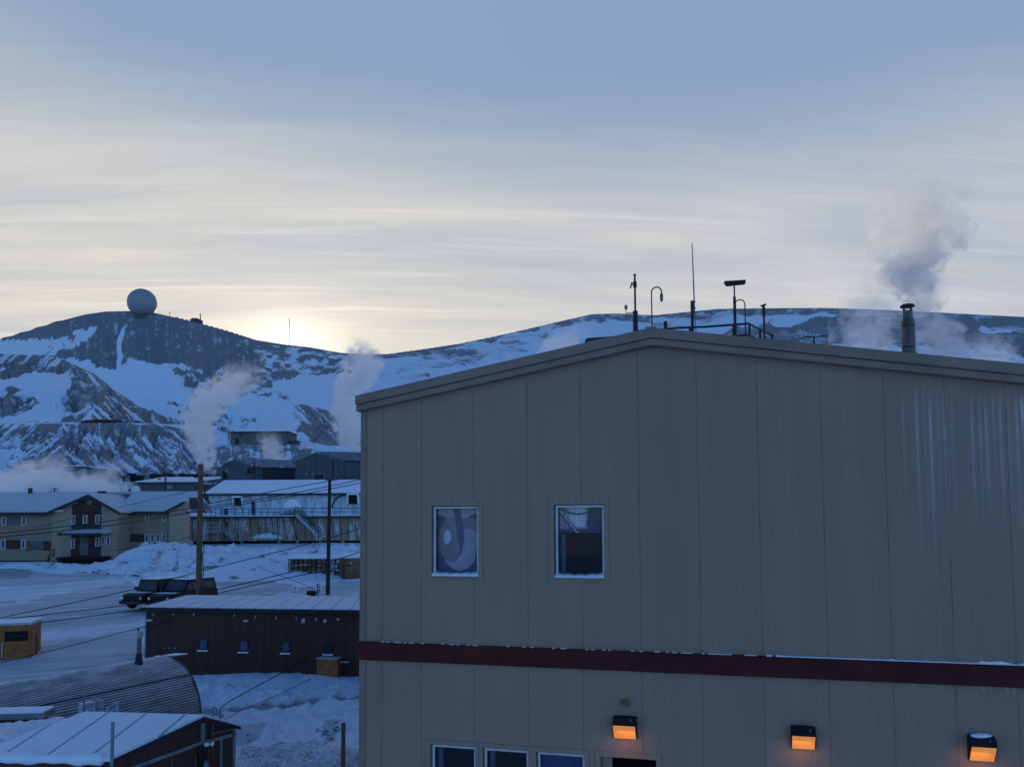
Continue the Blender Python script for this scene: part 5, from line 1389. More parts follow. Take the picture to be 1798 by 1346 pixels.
# ------------------------------------------------------------------ brown workshop
def build_workshop():
    dL = 44.0
    A = P(257, 1068, dL)
    r2 = ray(640, 1073); dR = A.z / r2.z
    B = r2 * dR
    fr = frame2(A, B)
    s0 = 0.0; s1 = fr.hit(760, 1076)[0]; h = A.z
    g = gz(0, 43) - 1.2
    cM = siding('dark_brown_siding', (0.082, 0.034, 0.027), tuple(fr.x), 0.45, 0.3, 0.15)
    root = thing('workshop', fr.pt((s0 + s1) / 2, 0, g), 'low dark brown flat-roofed workshop with four small windows', 'building')
    kb = P(330, 1048.5, dL + 8.2)
    depth = Vector((kb.x - A.x, kb.y - A.y, 0))
    hb = kb.z
    m = MB(); p = fr.pt
    m.face([p(s0, 0, g), p(s1, 0, g), p(s1, 0, h), p(s0, 0, h)])
    for s in (s0, s1): m.face([p(s, 0, g), p(s, 0, g) + depth, Vector((*(p(s, 0, 0) + depth).xy, hb)), p(s, 0, h)])
    m.face([p(s0, 0, g) + depth, p(s1, 0, g) + depth, Vector((*(p(s1, 0, 0) + depth).xy, hb)), Vector((*(p(s0, 0, 0) + depth).xy, hb))])
    m.build('wall', cM, root)
    sd = fr.x - depth.normalized() * fr.x.dot(depth.normalized()); 
    sm = snow_mat('seamed_snow_roof', seams=0.98, seam_dir=tuple(sd), tint=(0.62, 0.64, 0.70), grime=0.5)
    m = MB(); e = depth.normalized() * .3
    up = Vector((0, 0, .14)); bz = Vector((0, 0, hb - h))
    m.slab([p(s0 - .15, 0, h + .002) - e, p(s1, 0, h + .002) - e, p(s1, 0, h + .002) + depth + e + bz, p(s0 - .15, 0, h + .002) + depth + e + bz], up); r = m.build('roof', sm, root)
    m = MB(); m.fbox(fr, s0 - .15, s1, .305, .36, h - .10, h + .10); m.build('gutter', M['skirt2'], r)
    m = MB(); m.fbox(fr, s0 - .02, s0 + .08, -.02, .04, g, h - .1); m.build('corner_trim', M['grey_board'], root)
    for x0, y0, x1, y1 in ((350, 1121, 365, 1139), (421, 1124, 436, 1142), (495, 1126, 509, 1144), (569, 1129, 584, 1146)):
        a, b, c, d = hole(fr, x0, y0, x1, y1)
        m = MB(); w = .035
        m.fbox(fr, a, b, .004, .05, d - w, d); m.fbox(fr, a, a + w, .004, .05, c, d - w); m.fbox(fr, b - w, b, .004, .05, c, d - w); m.fbox(fr, a, b, .004, .05, c - .01, c + .01)
        o = m.build('window', M['skirt2'], root)
        m = MB(); m.fbox(fr, a + w, b - w, .006, .02, c + .01, d - w); m.build('pane', M['skirt2'] if x0 > 560 else M['pane_blue'], o)
        m = MB(); m.fbox(fr, a - .05, b + .05, .004, .14, c - .10, c - .04); si = m.build('sill_snow', M['snow_clean'], o)
    m = MB(); m.prect(fr, 563.5, 1153, 600, 1189, .01, .55); d_o = m.build('porch_box', M['yellow'], root, bevel=.01); lab(d_o, 'mustard plywood box against the wall')
    m = MB(); m.prect(fr, 563, 1151.5, 601, 1153.2, .0, .62); m.build('box_lid', M['white_dull'], d_o)
    m = MB(); a = fr.hit(601, 1160); b = fr.hit(616, 1160); m.tube([fr.pt(a[0], .3, a[1]), fr.pt(b[0], .3, b[1])], .04, 6); m.build('side_pipe', M['white_dull'], d_o)
    for x, y in ((270, 1078), (305, 1078), (341, 1078), (412, 1080), (449, 1082), (485, 1084), (521, 1085)):
        m = MB(); m.prect(fr, x - 1.3, y - 2.5, x + 1.3, y + 2.5, .005, .05); m.build('wall_bracket', M['grey_paint'], root)
    for x, y, w, h_ in ((534, 1089, 6, 8), (572, 1089, 5, 6), (557, 1086, 3, 4), (595, 1086, 4, 4), (263, 1088, 12, 4), (433, 1089, 8, 4)):
        m = MB(); m.prect(fr, x - w / 2, y - h_ / 2, x + w / 2, y + h_ / 2, .005, .14); m.build('wall_light' if w > 5 else 'wall_box', M['white_dull'], root, bevel=.01)
    for x in (290, 298.5, 308): m = MB(); c = fr.at(x, 1137, .01); m.tube([c, c + fr.n * .08], .045, 8); m.build('round_vent', M['grey_paint'], root)
    return fr
M['pane_blue'] = simple('frosted_blue_pane', (0.05, 0.07, 0.12), 0.25, 4, 0.3)
WSF = build_workshop()

# ------------------------------------------------------------------ quonset hut
def build_quonset():
    T1 = P(291, 1151, 34.0); T0 = ray(0, 1203); T0 = T0 * (T1.z / T0.z)
    ax = Vector((T1.x - T0.x, T1.y - T0.y, 0)).normalized(); sd = Vector((ax.y, -ax.x, 0))       # sd: towards the viewer's right
    L = 17.0
    R = 2.15; lift = 0.9
    zt = T1.z
    g = gz(0, 32) - .5
    c1 = Vector((T1.x, T1.y, 0)); c0 = c1 - ax * L
    root = thing('quonset_hut', Vector((*((c0 + c1) / 2).xy, g)), 'long rounded corrugated metal quonset hut with a flue at its far end', 'hut')
    n = 560
    def ring(i, amp):
        a = math.pi * i / n; r = R + amp * math.sin(a * R / 0.105 * 2 * math.pi)
        return sd * (r * math.cos(a)) + Vector((0, 0, zt - R + r * math.sin(a)))
    m_, nt, b_ = node_mat('corrugated_weathered_metal')
    pos = mpos(nt); st = mnoise(nt, mscale(nt, pos, (.5, .5, 3.5)), 2.0, 6, .7); bl = mnoise(nt, pos, .9, 4, .6)
    cc = mmix(nt, mrange(nt, st, .3, .72, 0, 1), (0.13, 0.12, 0.115, 1), (0.30, 0.28, 0.27, 1))
    cc = mmix(nt, mrange(nt, bl, .45, .75, 0, .5), cc, (0.26, 0.24, 0.20, 1))
    geo = mk(nt, 'ShaderNodeNewGeometry'); sz = mk(nt, 'ShaderNodeSeparateXYZ'); lk(nt, geo.outputs['True Normal'], sz.inputs[0])
    sn = mmath(nt, 'MULTIPLY', mrange(nt, mmath(nt, 'ADD', sz.outputs[2], mmath(nt, 'MULTIPLY', mmath(nt, 'SUBTRACT', st, .5), .8)), .50, 1.06, 0, 1), .75)
    cc = mmix(nt, sn, cc, (0.76, 0.79, 0.85, 1))
    lk(nt, cc, b_.inputs['Base Color']); b_.inputs['Roughness'].default_value = .5; b_.inputs['Metallic'].default_value = .25
    m = MB(); amp = .013
    rows = []
    for q in (c0, c1):
        k = len(m.v); rows.append(k)
        m.v += [q + ring(i, amp) for i in range(n + 1)]
    for i in range(n): m.f.append((rows[0] + i, rows[0] + i + 1, rows[1] + i + 1, rows[1] + i)); m.m.append(0)
    for s in (1, -1):
        m.face([c0 + sd * s * R + Vector((0, 0, g)), c1 + sd * s * R + Vector((0, 0, g)), c1 + sd * s * R + Vector((0, 0, zt - R)), c0 + sd * s * R + Vector((0, 0, zt - R))])
    m.build('shell', m_, root)
    for q, nm in ((c1 - ax * .08, 'end_wall'), (c0 + ax * .08, 'end_wall')):
        m = MB(); m.face([q + sd * (R - .04) + Vector((0, 0, g))] + [q + ring(i * 28, -.04) * 1.0 for i in range(0, 21)] + [q - sd * (R - .04) + Vector((0, 0, g))]); m.build(nm, M['brown_panel'], root)
    # rim at the far end, lap along the side
    m = MB(); m.tube([c1 + ring(i, 0) for i in range(0, n + 1, 20)], .035, 6); m.build('end_rim', M['rail_grey'], root)
    a = 140; m = MB(); q = ring(a, 0.02); m.tube([c0 + q * 1.0, c1 + q * 1.0], .03, 6); m.build('lap_joint', M['rail_grey'], root)
    # flue
    f0 = c1 - ax * 1.6 + ring(246, 0); 
    kk = f0.y / F
    tz = P(271, 1119, f0.y).z
    m = MB(); m.tube([f0 - Vector((0, 0, .1)), f0 + Vector((0, 0, .42))], [.17, .10], 12); fo = m.build('flue_boot', M['skirt2'], root)
    m = MB(); m.tube([f0 + Vector((0, 0, .4)), Vector((f0.x, f0.y, tz))], .085, 12); m.build('flue_pipe', M['flue'], fo)
    m = MB(); m.tube([Vector((f0.x, f0.y, tz)), Vector((f0.x, f0.y, tz + .26))], .125, 12); m.build('rain_cap', M['white_dull'], fo)
    m = MB(); q = c1 + ring(269, .03); m.slab([q - ax * .1, q + ax * 1.0 + Vector((0, 0, -.05)), q + ax * 1.0 - sd * .7 + Vector((0, 0, -.1)), q - ax * .1 - sd * .7 + Vector((0, 0, -.05))], (0, 0, .05)); m.build('end_hood', M['snow'], root)
    # things on the visible side: a window frame, a boarded door, an open rail and posts
    fs = Fr(c1 + sd * (R + .03), -ax * -1.0)
    if fs.n.dot(Vector((0, -1, 0))) < 0: fs = Fr(c1 + sd * (R + .03), -ax)
    t0 = .02
    def fb(r, name, mat, t0, t1, par=None): m = MB(); m.prect(fs, *r, t0, t1); return m.build(name, mat, par or root)
    a, b, c, d = hole(fs, 137, 1231.5, 159, 1256)
    m = MB(); w = .07
    m.fbox(fs, a, b, .0, .25, d - w, d); m.fbox(fs, a, a + w, .0, .25, c, d - w); m.fbox(fs, b - w, b, .0, .25, c, d - w); m.fbox(fs, a + w, b - w, 0, .25, (c + d) / 2 - .03, (c + d) / 2 + .03)
    wo = m.build('window', M['frame_metal'], root); m = MB(); m.fbox(fs, a + w, b - w, 0, .1, c, (c + d) / 2 - .03); m.build('pane', M['dark_glass'], wo); m = MB(); m.fbox(fs, a + w, b - w, 0, .12, (c + d) / 2 + .03, d - w); m.build('snowy_pane', M['snow'], wo)
    fb((166.5, 1227, 172.5, 1255), 'door_post', M['white_dull'], 0, .3); fb((194.5, 1231.5, 200, 1255), 'door_post', M['white_dull'], 0, .3)
    a, b, c, d = hole(fs, 172.5, 1232, 189.5, 1252)
    m = MB(); m.tube([fs.pt(a, .5, c), fs.pt(a, .5, d - .1), fs.pt(b, .5, d), fs.pt(b, .5, c)], .03, 6); m.tube([fs.pt(a, .5, c + .1), fs.pt(b, .5, c + .22)], .025, 6); m.build('handrail', M['frame_metal'], root)
    m = MB(); q = fs.at(147.5, 1250, .45); q2 = fs.at(147.5, 1217, .45); m.tube([q, q2], .035, 8); m.build('vent_pipe', M['grey_paint'], root)
build_quonset()

# ------------------------------------------------------------------ near shed with the snowy roof
def build_shed():
    A = P(352, 1258, 18.0); B = P(412, 1274, 18.8); Fp = P(197, 1330, 16.2)
    z = (B.z + Fp.z) / 2; 
    A2 = P(150, 1252.5, 18.3); z_r = A.z
    sl = Vector((A2.x - A.x, A2.y - A.y, 0))
    ridge2 = A + sl * 1.0
    g = gz(0, 17) - .5
    dn = lambda p: Vector((p.x, p.y, g))
    wm = siding('shed_red_brown', (0.085, 0.042, 0.036), tuple((B - Fp).normalized()), 0.25, 0.25, 0.2)
    root = thing('shed', Vector((*((A + ridge2) / 2).xy, g)), 'red-brown shed with a snow-covered gable roof at the bottom left corner', 'shed')
    F2 = P(-48, 1343, 16.0); F2 = Vector((*(Fp + sl * 1.05).xy, Fp.z)); B2 = B + sl
    m = MB(); m.face([dn(Fp), dn(B), B, A, Fp]); m.face([dn(Fp), dn(F2), F2, Fp]); m.face([dn(B), dn(B2), B2, B]); m.face([dn(F2), dn(B2), B2, ridge2, F2]); m.build('wall', wm, root)
    n_e = (B - Fp); n_e = Vector((n_e.y, -n_e.x, 0)).normalized()
    if n_e.x < 0: n_e = -n_e
    ov = n_e * .12
    rs = snow_mat('shed_roof_snow', seams=0.92, seam_dir=tuple(sl.normalized()), tint=(0.72, 0.76, 0.84), grime=0.15)
    m = MB()
    dF = (Fp - A) * .06; dB = (B - A) * .06
    m.slab([A + ov, Fp + dF + ov, F2 + dF, ridge2], (0, 0, .07)); m.slab([A + ov, B + dB + ov, B2 + dB, ridge2], (0, 0, .07)); r = m.build('roof', rs, root)
    m = MB()
    for a, b in ((A, Fp + dF), (A, B + dB)):
        m.prism([a + ov + Vector((0, 0, -.05)), b + ov + Vector((0, 0, -.05)), b + ov + Vector((0, 0, .02)), a + ov + Vector((0, 0, .02))], n_e * .03)
    m.build('rake_board', M['skirt2'], r)
    # rolled snow along the front eave
    pts = [(Fp + dF) * (1 - t) + (F2 + dF) * t for t in np.linspace(0.0, 1.0, 40)]
    e = (Fp - A); e.z = 0; e.normalize()
    m = MB(); rr = [.10 + .02 * math.sin(i * .33) + .012 * math.sin(i * .9 + 1) for i in range(40)]
    rr[0] = rr[-1] = .03
    m.tube([p + e * .02 + Vector((0, 0, .03 - .02 * (i > 6))) for i, p in enumerate(pts)], rr, 10); m.build('eave_snow', M['snow'], r, smooth=True)
    # end-wall trims, in the plane of the gable end
    fr = frame2(Fp, B)
    if fr.n.dot(n_e) < 0: fr.n = n_e
    T = M['grey_board2']
    a = fr.at(197, 1372); b = fr.at(405, 1286)
    def line(p0, p1, w, name, mat, t=.03):
        q0 = fr.at(*p0, .004); q1 = fr.at(*p1, .004); mm = MB(); up = Vector((0, 0, w))
        mm.prism([q0, q1, q1 + up, q0 + up], fr.n * t); return mm.build(name, mat, root)
    line((200, 1362), (353, 1306.5), .075, 'trim_board', T); line((356, 1305.5), (407, 1292), .075, 'trim_board', T)
    m = MB(); m.prect(fr, 352, 1268, 357.5, 1304, .004, .05); m.build('trim_post', T, root)
    m = MB(); m.prect(fr, 385, 1297, 388.5, 1400, .004, .04); m.build('trim_post', T, root)
    m = MB(); m.prect(fr, 408, 1280, 411.5, 1400, .004, .04); m.build('corner_trim', T, root)
    m = MB(); m.prect(fr, 300, 1326, 302, 1345, .004, .03); m.build('hinge_post', M['tan_ply'], root)
    line((371, 1288), (417, 1277), .025, 'conduit', M['steel'], .05)
    # floodlights and cable bundle
    m = MB(); c = fr.at(363, 1306, .2); m.ball(c, .055, 10, 8, (1.2, 1.1, .9)); m.ball(fr.at(373, 1305, .25), .05, 10, 8, (.8, 1.4, 1.1)); m.build('flood_lamp', M['white_paint'], root, smooth=True)
    m = MB(); m.ball(fr.at(352, 1318, .14), .10, 10, 8, (1, .8, 1.3)); m.tube([fr.at(352, 1322, .1), fr.at(356, 1345, .1)], .09, 8); m.build('cable_bundle', M['black'], root, smooth=True)
    m = MB(); m.tube([fr.at(362, 1333, .2), fr.at(362, 1339, .2)], [.0, .065], 10); m.tube([fr.at(362, 1339, .2), fr.at(363, 1360, .2)], .06, 10); m.build('hooded_meter', M['steel'], root)
    m = MB()
    for x in (344, 358.5, 367): m.tube([fr.at(x, 1310, .06), fr.at(x - 1, 1350, .06)], .012, 6)
    m.build('conduit_group', M['rust_box'], root)
    # service mast with curled drop loops
    b = fr.at(373, 1330, .08); t = thing('service_mast', Vector((b.x, b.y, b.z)), 'thin rusty service mast with curled cable loops at the shed gable', 'mast')
    tp = fr.at(374.5, 1243, .08)
    m = MB(); m.tube([b, tp], .013, 8); m.build('pole', M['rust_box'], t)
    m = MB(); q = tp; m.tube([q, q + fr.x * .05 + Vector((0, 0, .02)), q + fr.x * .09 - Vector((0, 0, .06)), q + fr.x * .06 - Vector((0, 0, .16)), q + fr.x * .14 - Vector((0, 0, .2)), q + fr.x * .25 - Vector((0, 0, .17)), q + fr.x * .27 - Vector((0, 0, .23)), q + fr.x * .12 - Vector((0, 0, .27))], .010, 6); m.build('cable_loop', M['rope'], t)
    m = MB(); q = fr.at(386, 1262, .08); m.tube([fr.at(386, 1268, .08), q, fr.at(386.5, 1246, .08), fr.at(388, 1242, .1)], .010, 6); m.build('drop_hook', M['rope'], t)
    # flat post in front of the eave
    p0 = P(197, 1420, 15.6); p1 = P(198, 1268, 15.6)
    t = thing('steel_post', Vector((p1.x, p1.y, gz(0, 15.6) - .2)), 'flat grey steel post standing in front of the shed eave', 'post')
    m = MB(); m.box(Vector((p1.x - .027, p1.y - .02, gz(0, 15.6) - .2)), Vector((p1.x + .027, p1.y + .02, p1.z))); m.build('post_body', M['grey_board2'], t, bevel=.004)
    m = MB(); m.box(Vector((p1.x - .033, p1.y - .026, p1.z)), Vector((p1.x + .033, p1.y + .026, p1.z + .012))); m.build('post_cap', M['steel'], t)
    # lean-to behind it on the left
    d = 23.0; f = Fr(P(40, 1250, d), (1, .10)); s1 = f.hit(77, 1255)[0]; s0 = f.hit(-120, 1255)[0]; h0, h1 = f.hit(77, 1261.5)[1], f.hit(77, 1251)[1]
    t = thing('lean_to', f.pt((s0 + s1) / 2, -1, gz(0, 23)), 'low lean-to with a thick grey roof edge under snow at the left border', 'shed')
    m = MB(); m.fbox(f, s0, s1 - .15, -.6, -.15, gz(0, 23) - .5, h0); m.build('wall', M['brown_panel'], t)
    m = MB(); m.fbox(f, s0, s1, -.7, 0, h0 + .002, h1); ro = m.build('roof', M['grey_board2'], t)
    m = MB(); m.fbox(f, s0, s1 - .01, -.7, .01, h1 + .002, h1 + .045); m.build('roof_snow', M['snow_clean'], ro, bevel=.01)
M['grey_board2'] = simple('grey_trim', (0.20, 0.205, 0.215), 0.7, 3, 0.2)
build_shed()
def shed_drift():
    U, V = np.meshgrid(np.linspace(-3.0, 175, 90), np.linspace(0, 1, 60))
    X = np.zeros(U.shape); Y = X.copy(); Z = X.copy()
    for i in range(U.shape[0]):
        for j in range(U.shape[1]):
            px = U[i, j] - 20; v = V[i, j]
            d = 17.6 + v * 5.0; py = 1352 - 86 * v - 0.06 * px
            p = P(px, py, d); X[i, j], Y[i, j] = p.x, p.y; Z[i, j] = p.z - (1 - v) * .0
    Z = Z + fbm(X * 1.4, Y * 1.4, 5, 201) * .25 - np.clip(V - .97, 0, 1) * 8 - np.clip(.1 - V, 0, 1) * 8
    Z = Z + np.abs(fbm((X + Y * .8) * 3.0, (Y - X) * .6, 4, 205)) * .22
    Z -= np.clip((U - 150) / 25, 0, 1) ** 2 * 3.0
    grid_mesh('snow_drift', X, Y, Z, heap_mat, {'snow': 0.9 + fbm(X * 1.2, Y * 1.2, 4, 207) * .4, 'road': np.zeros(X.shape)})
shed_drift()

# ------------------------------------------------------------------ vehicles
def build_trucks():
    paint = simple('dark_red_vehicle_paint', (0.017, 0.007, 0.008), 0.5, 1.5, 0.2)
    win = simple('vehicle_glass', (0.05, 0.055, 0.07), 0.35, 2, 0.3)
    def make(label, loc, rz, boxy):
        t = thing('parked_truck' if boxy else 'parked_van', loc, label, 'vehicle', None, rz)
        kw = dict(local=True)
        L, W_, wb = 4.9, 1.95, 2.9; t.scale = (1.12, 1.12, 1.12)
        m = MB()
        # lower body, bonnet and cab as one lofted shell: x forward, y left
        prof = [(-L / 2, .55, 1.15), (-L / 2 + .05, .50, 1.2), (1.0, .5, 1.2), (1.15, .5, 1.17), (L / 2 - .25, .5, 1.08), (L / 2, .6, .98)]
        for (x0, a0, b0), (x1, a1, b1) in zip(prof, prof[1:]):
            w0 = W_ / 2 - (.06 if x0 >= L / 2 - .01 else 0); w1 = W_ / 2 - (.10 if x1 >= L / 2 - .01 else 0)
            m.hexa([(x0, -w0, a0), (x1, -w1, a1), (x1, w1, a1), (x0, w0, a0), (x0, -w0 + .04, b0), (x1, -w1 + .04, b1), (x1, w1 - .04, b1), (x0, w0 - .04, b0)])
        body = m.build('body', paint, t, bevel=.04, **kw)
        m = MB(); rk = .18 if boxy else .62
        xb, xf, ht = -L / 2 + .06, 1.05, 1.98
        wi = W_ / 2 - .05; wt = W_ / 2 - .17
        m.hexa([(xb, -wi, 1.19), (xf, -wi, 1.19), (xf, wi, 1.19), (xb, wi, 1.19), (xb + .12, -wt, ht), (xf - rk, -wt, ht), (xf - rk, wt, ht), (xb + .12, wt, ht)])
        cab = m.build('cab', paint, t, bevel=.05, **kw)
        def on_side(x0, x1, s, nm):
            g0 = .18; q = lambda x, f: Vector((x, s * (wi + (wt - wi) * f + .008), 1.19 + (ht - 1.19) * f))
            fwd = lambda x, f: x - (rk * f if x > xf - .3 else 0)
            mm = MB(); mm.prism([q(x0, .10), q(fwd(x1, .1), .10), q(fwd(x1, .82), .82), q(x0, .82)], (0, s * .012, 0)); mm.build(nm, win, cab, **kw)
        for s in (1, -1):
            on_side(.28, xf - .12, s, 'side_window'); on_side(-.72, .18, s, 'side_window'); on_side(-2.1, -.82, s, 'side_window')
        q = lambda y, f: Vector((xf - rk * f + .01, y * (wi + (wt - wi) * f), 1.19 + (ht - 1.19) * f))
        m = MB(); m.prism([q(-.9, .08), q(.9, .08), q(.9, .88), q(-.9, .88)], (.012, 0, .004)); m.build('windscreen', win, cab, **kw)
        m = MB(); m.box((xb + .14, -wt + .03, ht), (xf - rk - .02, wt - .03, ht + .045)); m.build('roof_frost', M['snow'], cab, bevel=.02, **kw)
        m = MB(); m.box((1.2, -.75, 1.13), (L / 2 - .3, .75, 1.165)); m.build('bonnet_frost', M['frost_paint'], body, **kw)
        m = MB(); m.box((L / 2 - .02, -.62, .72), (L / 2 + .03, .62, .93))
        gr = m.build('grille', M['black'], body, **kw)
        for s in (1, -1):
            m = MB(); m.tube([(L / 2 - .03, s * .76, .83), (L / 2 + .04, s * .76, .83)], .10, 12); m.build('headlight', M['white_paint'] if s < 0 else M['white_dull'], body, **kw)
        m = MB(); m.box((L / 2 - .05, -.95, .42), (L / 2 + .16, .95, .62)); m.build('bumper', M['dark_metal'], body, bevel=.03, **kw)
        for s in (1, -1):
            m = MB(); m.box((.82, s * 1.0 - .02 if s > 0 else -1.22, 1.22), (.95, 1.22 if s > 0 else -.98, 1.45)); m.build('wing_mirror', M['dark_metal'], body, bevel=.02, **kw)
            m = MB(); m.box((-1.5, s * (W_ / 2) - .01, .5), (1.0, s * (W_ / 2) + .03, .58)); m.build('side_step', M['dark_metal'], body, **kw)
        for x in (wb / 2, -wb / 2):
            for s in (1, -1):
                m = MB(); y = s * (W_ / 2 - .12); m.tube([(x, y - .13, .40), (x, y - .11, .40), (x, y + .11, .40), (x, y + .13, .40)], [.34, .40, .40, .34], 22); w_ = m.build('wheel', M['black'], t, **kw)
                m = MB(); m.tube([(x, y + s * .125, .40), (x, y + s * .14, .40)], .22, 16); m.build('rim', M['dark_metal'], w_, **kw)
        return t
    M['frost_paint'] = simple('frosted_bonnet', (0.22, 0.22, 0.25), 0.6, 5, 0.5, snow=.2)
    g1 = ground_at(246, 1067); g2 = ground_at(288, 1068)
    ang = R_(252)
    make('boxy dark red truck with an upright windscreen, leftmost of the two parked vehicles', (g1.x + 1.15, g1.y + 0.5, gz(0, g1.y + 0.5) + .02), ang, True)
    make('dark red van with a sloping windscreen parked right beside the boxy truck', (g2.x + 1.35, g2.y + 0.4, gz(0, g2.y + 0.4) + .02), ang, False)
build_trucks()

# ------------------------------------------------------------------ yellow cabin, tan container, pallet rack, signs
def yard():
    # yellow cabin at the left border
    b = ground_at(26, 1154); d = b.y
    f = Fr(P(55, 1145, d), (1, .30)); s1 = 0.0; s0 = f.hit(-40, 1150)[0]; hb = b.z - .1; ht = f.hit(54, 1096)[1]
    t = thing('yellow_cabin', f.pt((s0 + s1) / 2, -.8, hb), 'faded yellow cabin with a dark slot opening and a snowy roof', 'cabin')
    m = MB(); m.fbox(f, s0, s1, -2.0, 0, hb, ht); bo = m.build('body', M['yellow'], t, bevel=.02)
    m = MB(); a, bb, c, dd = hole(f, 8.5, 1107.5, 49, 1124.5); m.fbox(f, a, bb, .004, .05, c, dd); m.build('slot_opening', M['skirt'], bo)
    m = MB(); m.fbox(f, a + .1, bb - .1, .05, .09, (c + dd) / 2 - .02, (c + dd) / 2 + .02); m.build('slot_bar', M['rail_grey'], bo)
    m = MB(); m.fbox(f, s0 - .05, s1 + .05, -2.05, .08, ht + .002, ht + .10); r = m.build('roof', M['white_dull'], t)
    m = MB(); m.fbox(f, s0, s1, -2.0, .05, ht + .102, ht + .19); m.build('roof_snow', M['snow_clean'], r, bevel=.03)
    m = MB(); m.prect(f, 3, 1126, 5, 1155, .004, .05); m.build('corner_post', M['white_dull'], t)
    m = MB(); m.prect(f, 55.5, 1115.5, 58, 1118, -.1, .05); m.build('latch', M['dark_metal'], t)
    def post(px, y0, y1, r_, mat, label, name='marker_post', capm=None):
        b = ground_at(px, y1); tp = P(px, y0, b.y); r_ = r_ * 1.7; s = thing(name, b, label, 'post')
        m = MB(); m.tube([b - Vector((0, 0, .3)), tp], r_, 8); m.build('post_body', mat, s)
        m = MB(); m.tube([tp, tp + Vector((0, 0, .04))], r_ * 1.25, 8); m.build('post_cap', capm or mat, s)
    post(64, 1116, 1147, .03, M['rail_grey'], 'short thin dark post beside the yellow cabin')
    post(243, 1104, 1152, .03, M['rail_grey'], 'thin dark post beside the left corner of the brown workshop')
    # wooden post, lower right
    p1 = P(603, 1268, 27.0); gz_ = gz(0, 27.0)
    s = thing('wooden_post', Vector((p1.x, p1.y, gz_)), 'weathered wooden post with a rusty lower part in the snow near the beige building', 'post')
    zr = P(603, 1322, 27.0).z
    m = MB(); m.box(Vector((p1.x - .062, p1.y - .06, zr)), Vector((p1.x + .062, p1.y + .06, p1.z))); m.build('post_body', M['post_wood'], s, bevel=.01)
    m = MB(); m.box(Vector((p1.x - .066, p1.y - .064, gz_ - .4)), Vector((p1.x + .066, p1.y + .064, zr))); m.build('post_foot', M['rust_box'], s, bevel=.01)
    # tan container
    b = ground_at(618, 1017); d = b.y
    f = Fr(P(604, 1010, d), (1, .55)); s0 = 0; s1 = f.hit(660, 1000)[0]; hb = b.z - .15; ht = f.hit(604, 980)[1]
    t = thing('tan_container', f.pt((s0 + s1) / 2, -1, hb), 'tan brown container under snow right of the pallet rack', 'container')
    m = MB(); m.fbox(f, s0, s1, -2.2, 0, hb, ht); bo = m.build('body', M['tan_container'], t, bevel=.03)
    m = MB(); m.fbox(f, s0 - .05, s1, -2.2, .06, ht + .002, ht + .42); m.build('roof_snow', M['snow_clean'], t, bevel=.12)
    m = MB(); m.prect(f, 614, 986, 618, 990, .004, .06); m.build('door_plate', M['white_dull'], bo)
    m = MB(); m.fbox(f, s0 - .05, s0 + .05, -.05, .05, hb, ht); m.build('corner_post', M['dark_metal'], t)
    # pallet rack: three shelves of bundles
    b = ground_at(540, 1017); d = b.y + 1.2
    f = Fr(P(508, 1010, d), (1, -.02)); H_ = lambda py: f.hit(540, py)[1]; S_ = lambda px: f.hit(px, 1000)[0]
    t = thing('storage_rack', f.pt(S_(550), -.5, b.z), 'open rack of three shelves with bundles and snow, left of the tan container', 'rack')
    ys = [1014.5, 1003.5, 990.5]
    for py in ys:
        m = MB(); m.fbox(f, S_(507), S_(603), -1.2, 0, H_(py), H_(py) + .08); m.build('shelf', M['rail_grey'], t)
    for px in (507, 523, 545, 554, 573, 588, 602.5):
        m = MB(); m.tube([f.pt(S_(px), .02, b.z - .4), f.pt(S_(px), .02, H_(978))], .045, 6); m.build('upright', M['dark_metal'], t)
    m = MB(); m.fbox(f, S_(506), S_(604), -1.6, .10, H_(980.5), H_(974.5)); m.build('top_snow', M['snow_clean'], t, bevel=.04)
    G = 'bundles on the storage rack'
    mats = [M['tan_ply'], M['red_rust'], M['white_dull'], M['grey_board'], M['wood_pole']]
    first = None
    for ri, py in enumerate(ys):
        for i, px in enumerate((508.5, 516, 524.5, 532.5, 540, 547, 556, 564, 574.5, 581.5, 589.5, 596)):
            if random.random() < .08: continue
            w = 6.2 * d / F; h = random.uniform(.46, .66); mi = (random.choice([0, 1, 4, 3]) if px < 572 else random.choice([2, 2, 3]))
            c = f.pt(S_(px) + w / 2, -.5, H_(py) + .082)
            lb = 'pale bundle on the storage rack, towards the tan container' if mi == 2 and px > 572 else ('brown or grey bundle standing on a shelf of the storage rack')
            o = thing('bundle', c, lb, 'bundle', G)
            m = MB(); m.box(c + Vector((-w / 2, -.4, 0)), c + Vector((w / 2, .4, h))); m.build('goods', mats[mi], o, bevel=.03)
            m = MB(); m.box(c + Vector((-w / 2 - .01, -.42, h)), c + Vector((w / 2 + .01, .42, h + .08))); m.build('snow_cap', M['snow'], o, bevel=.02)
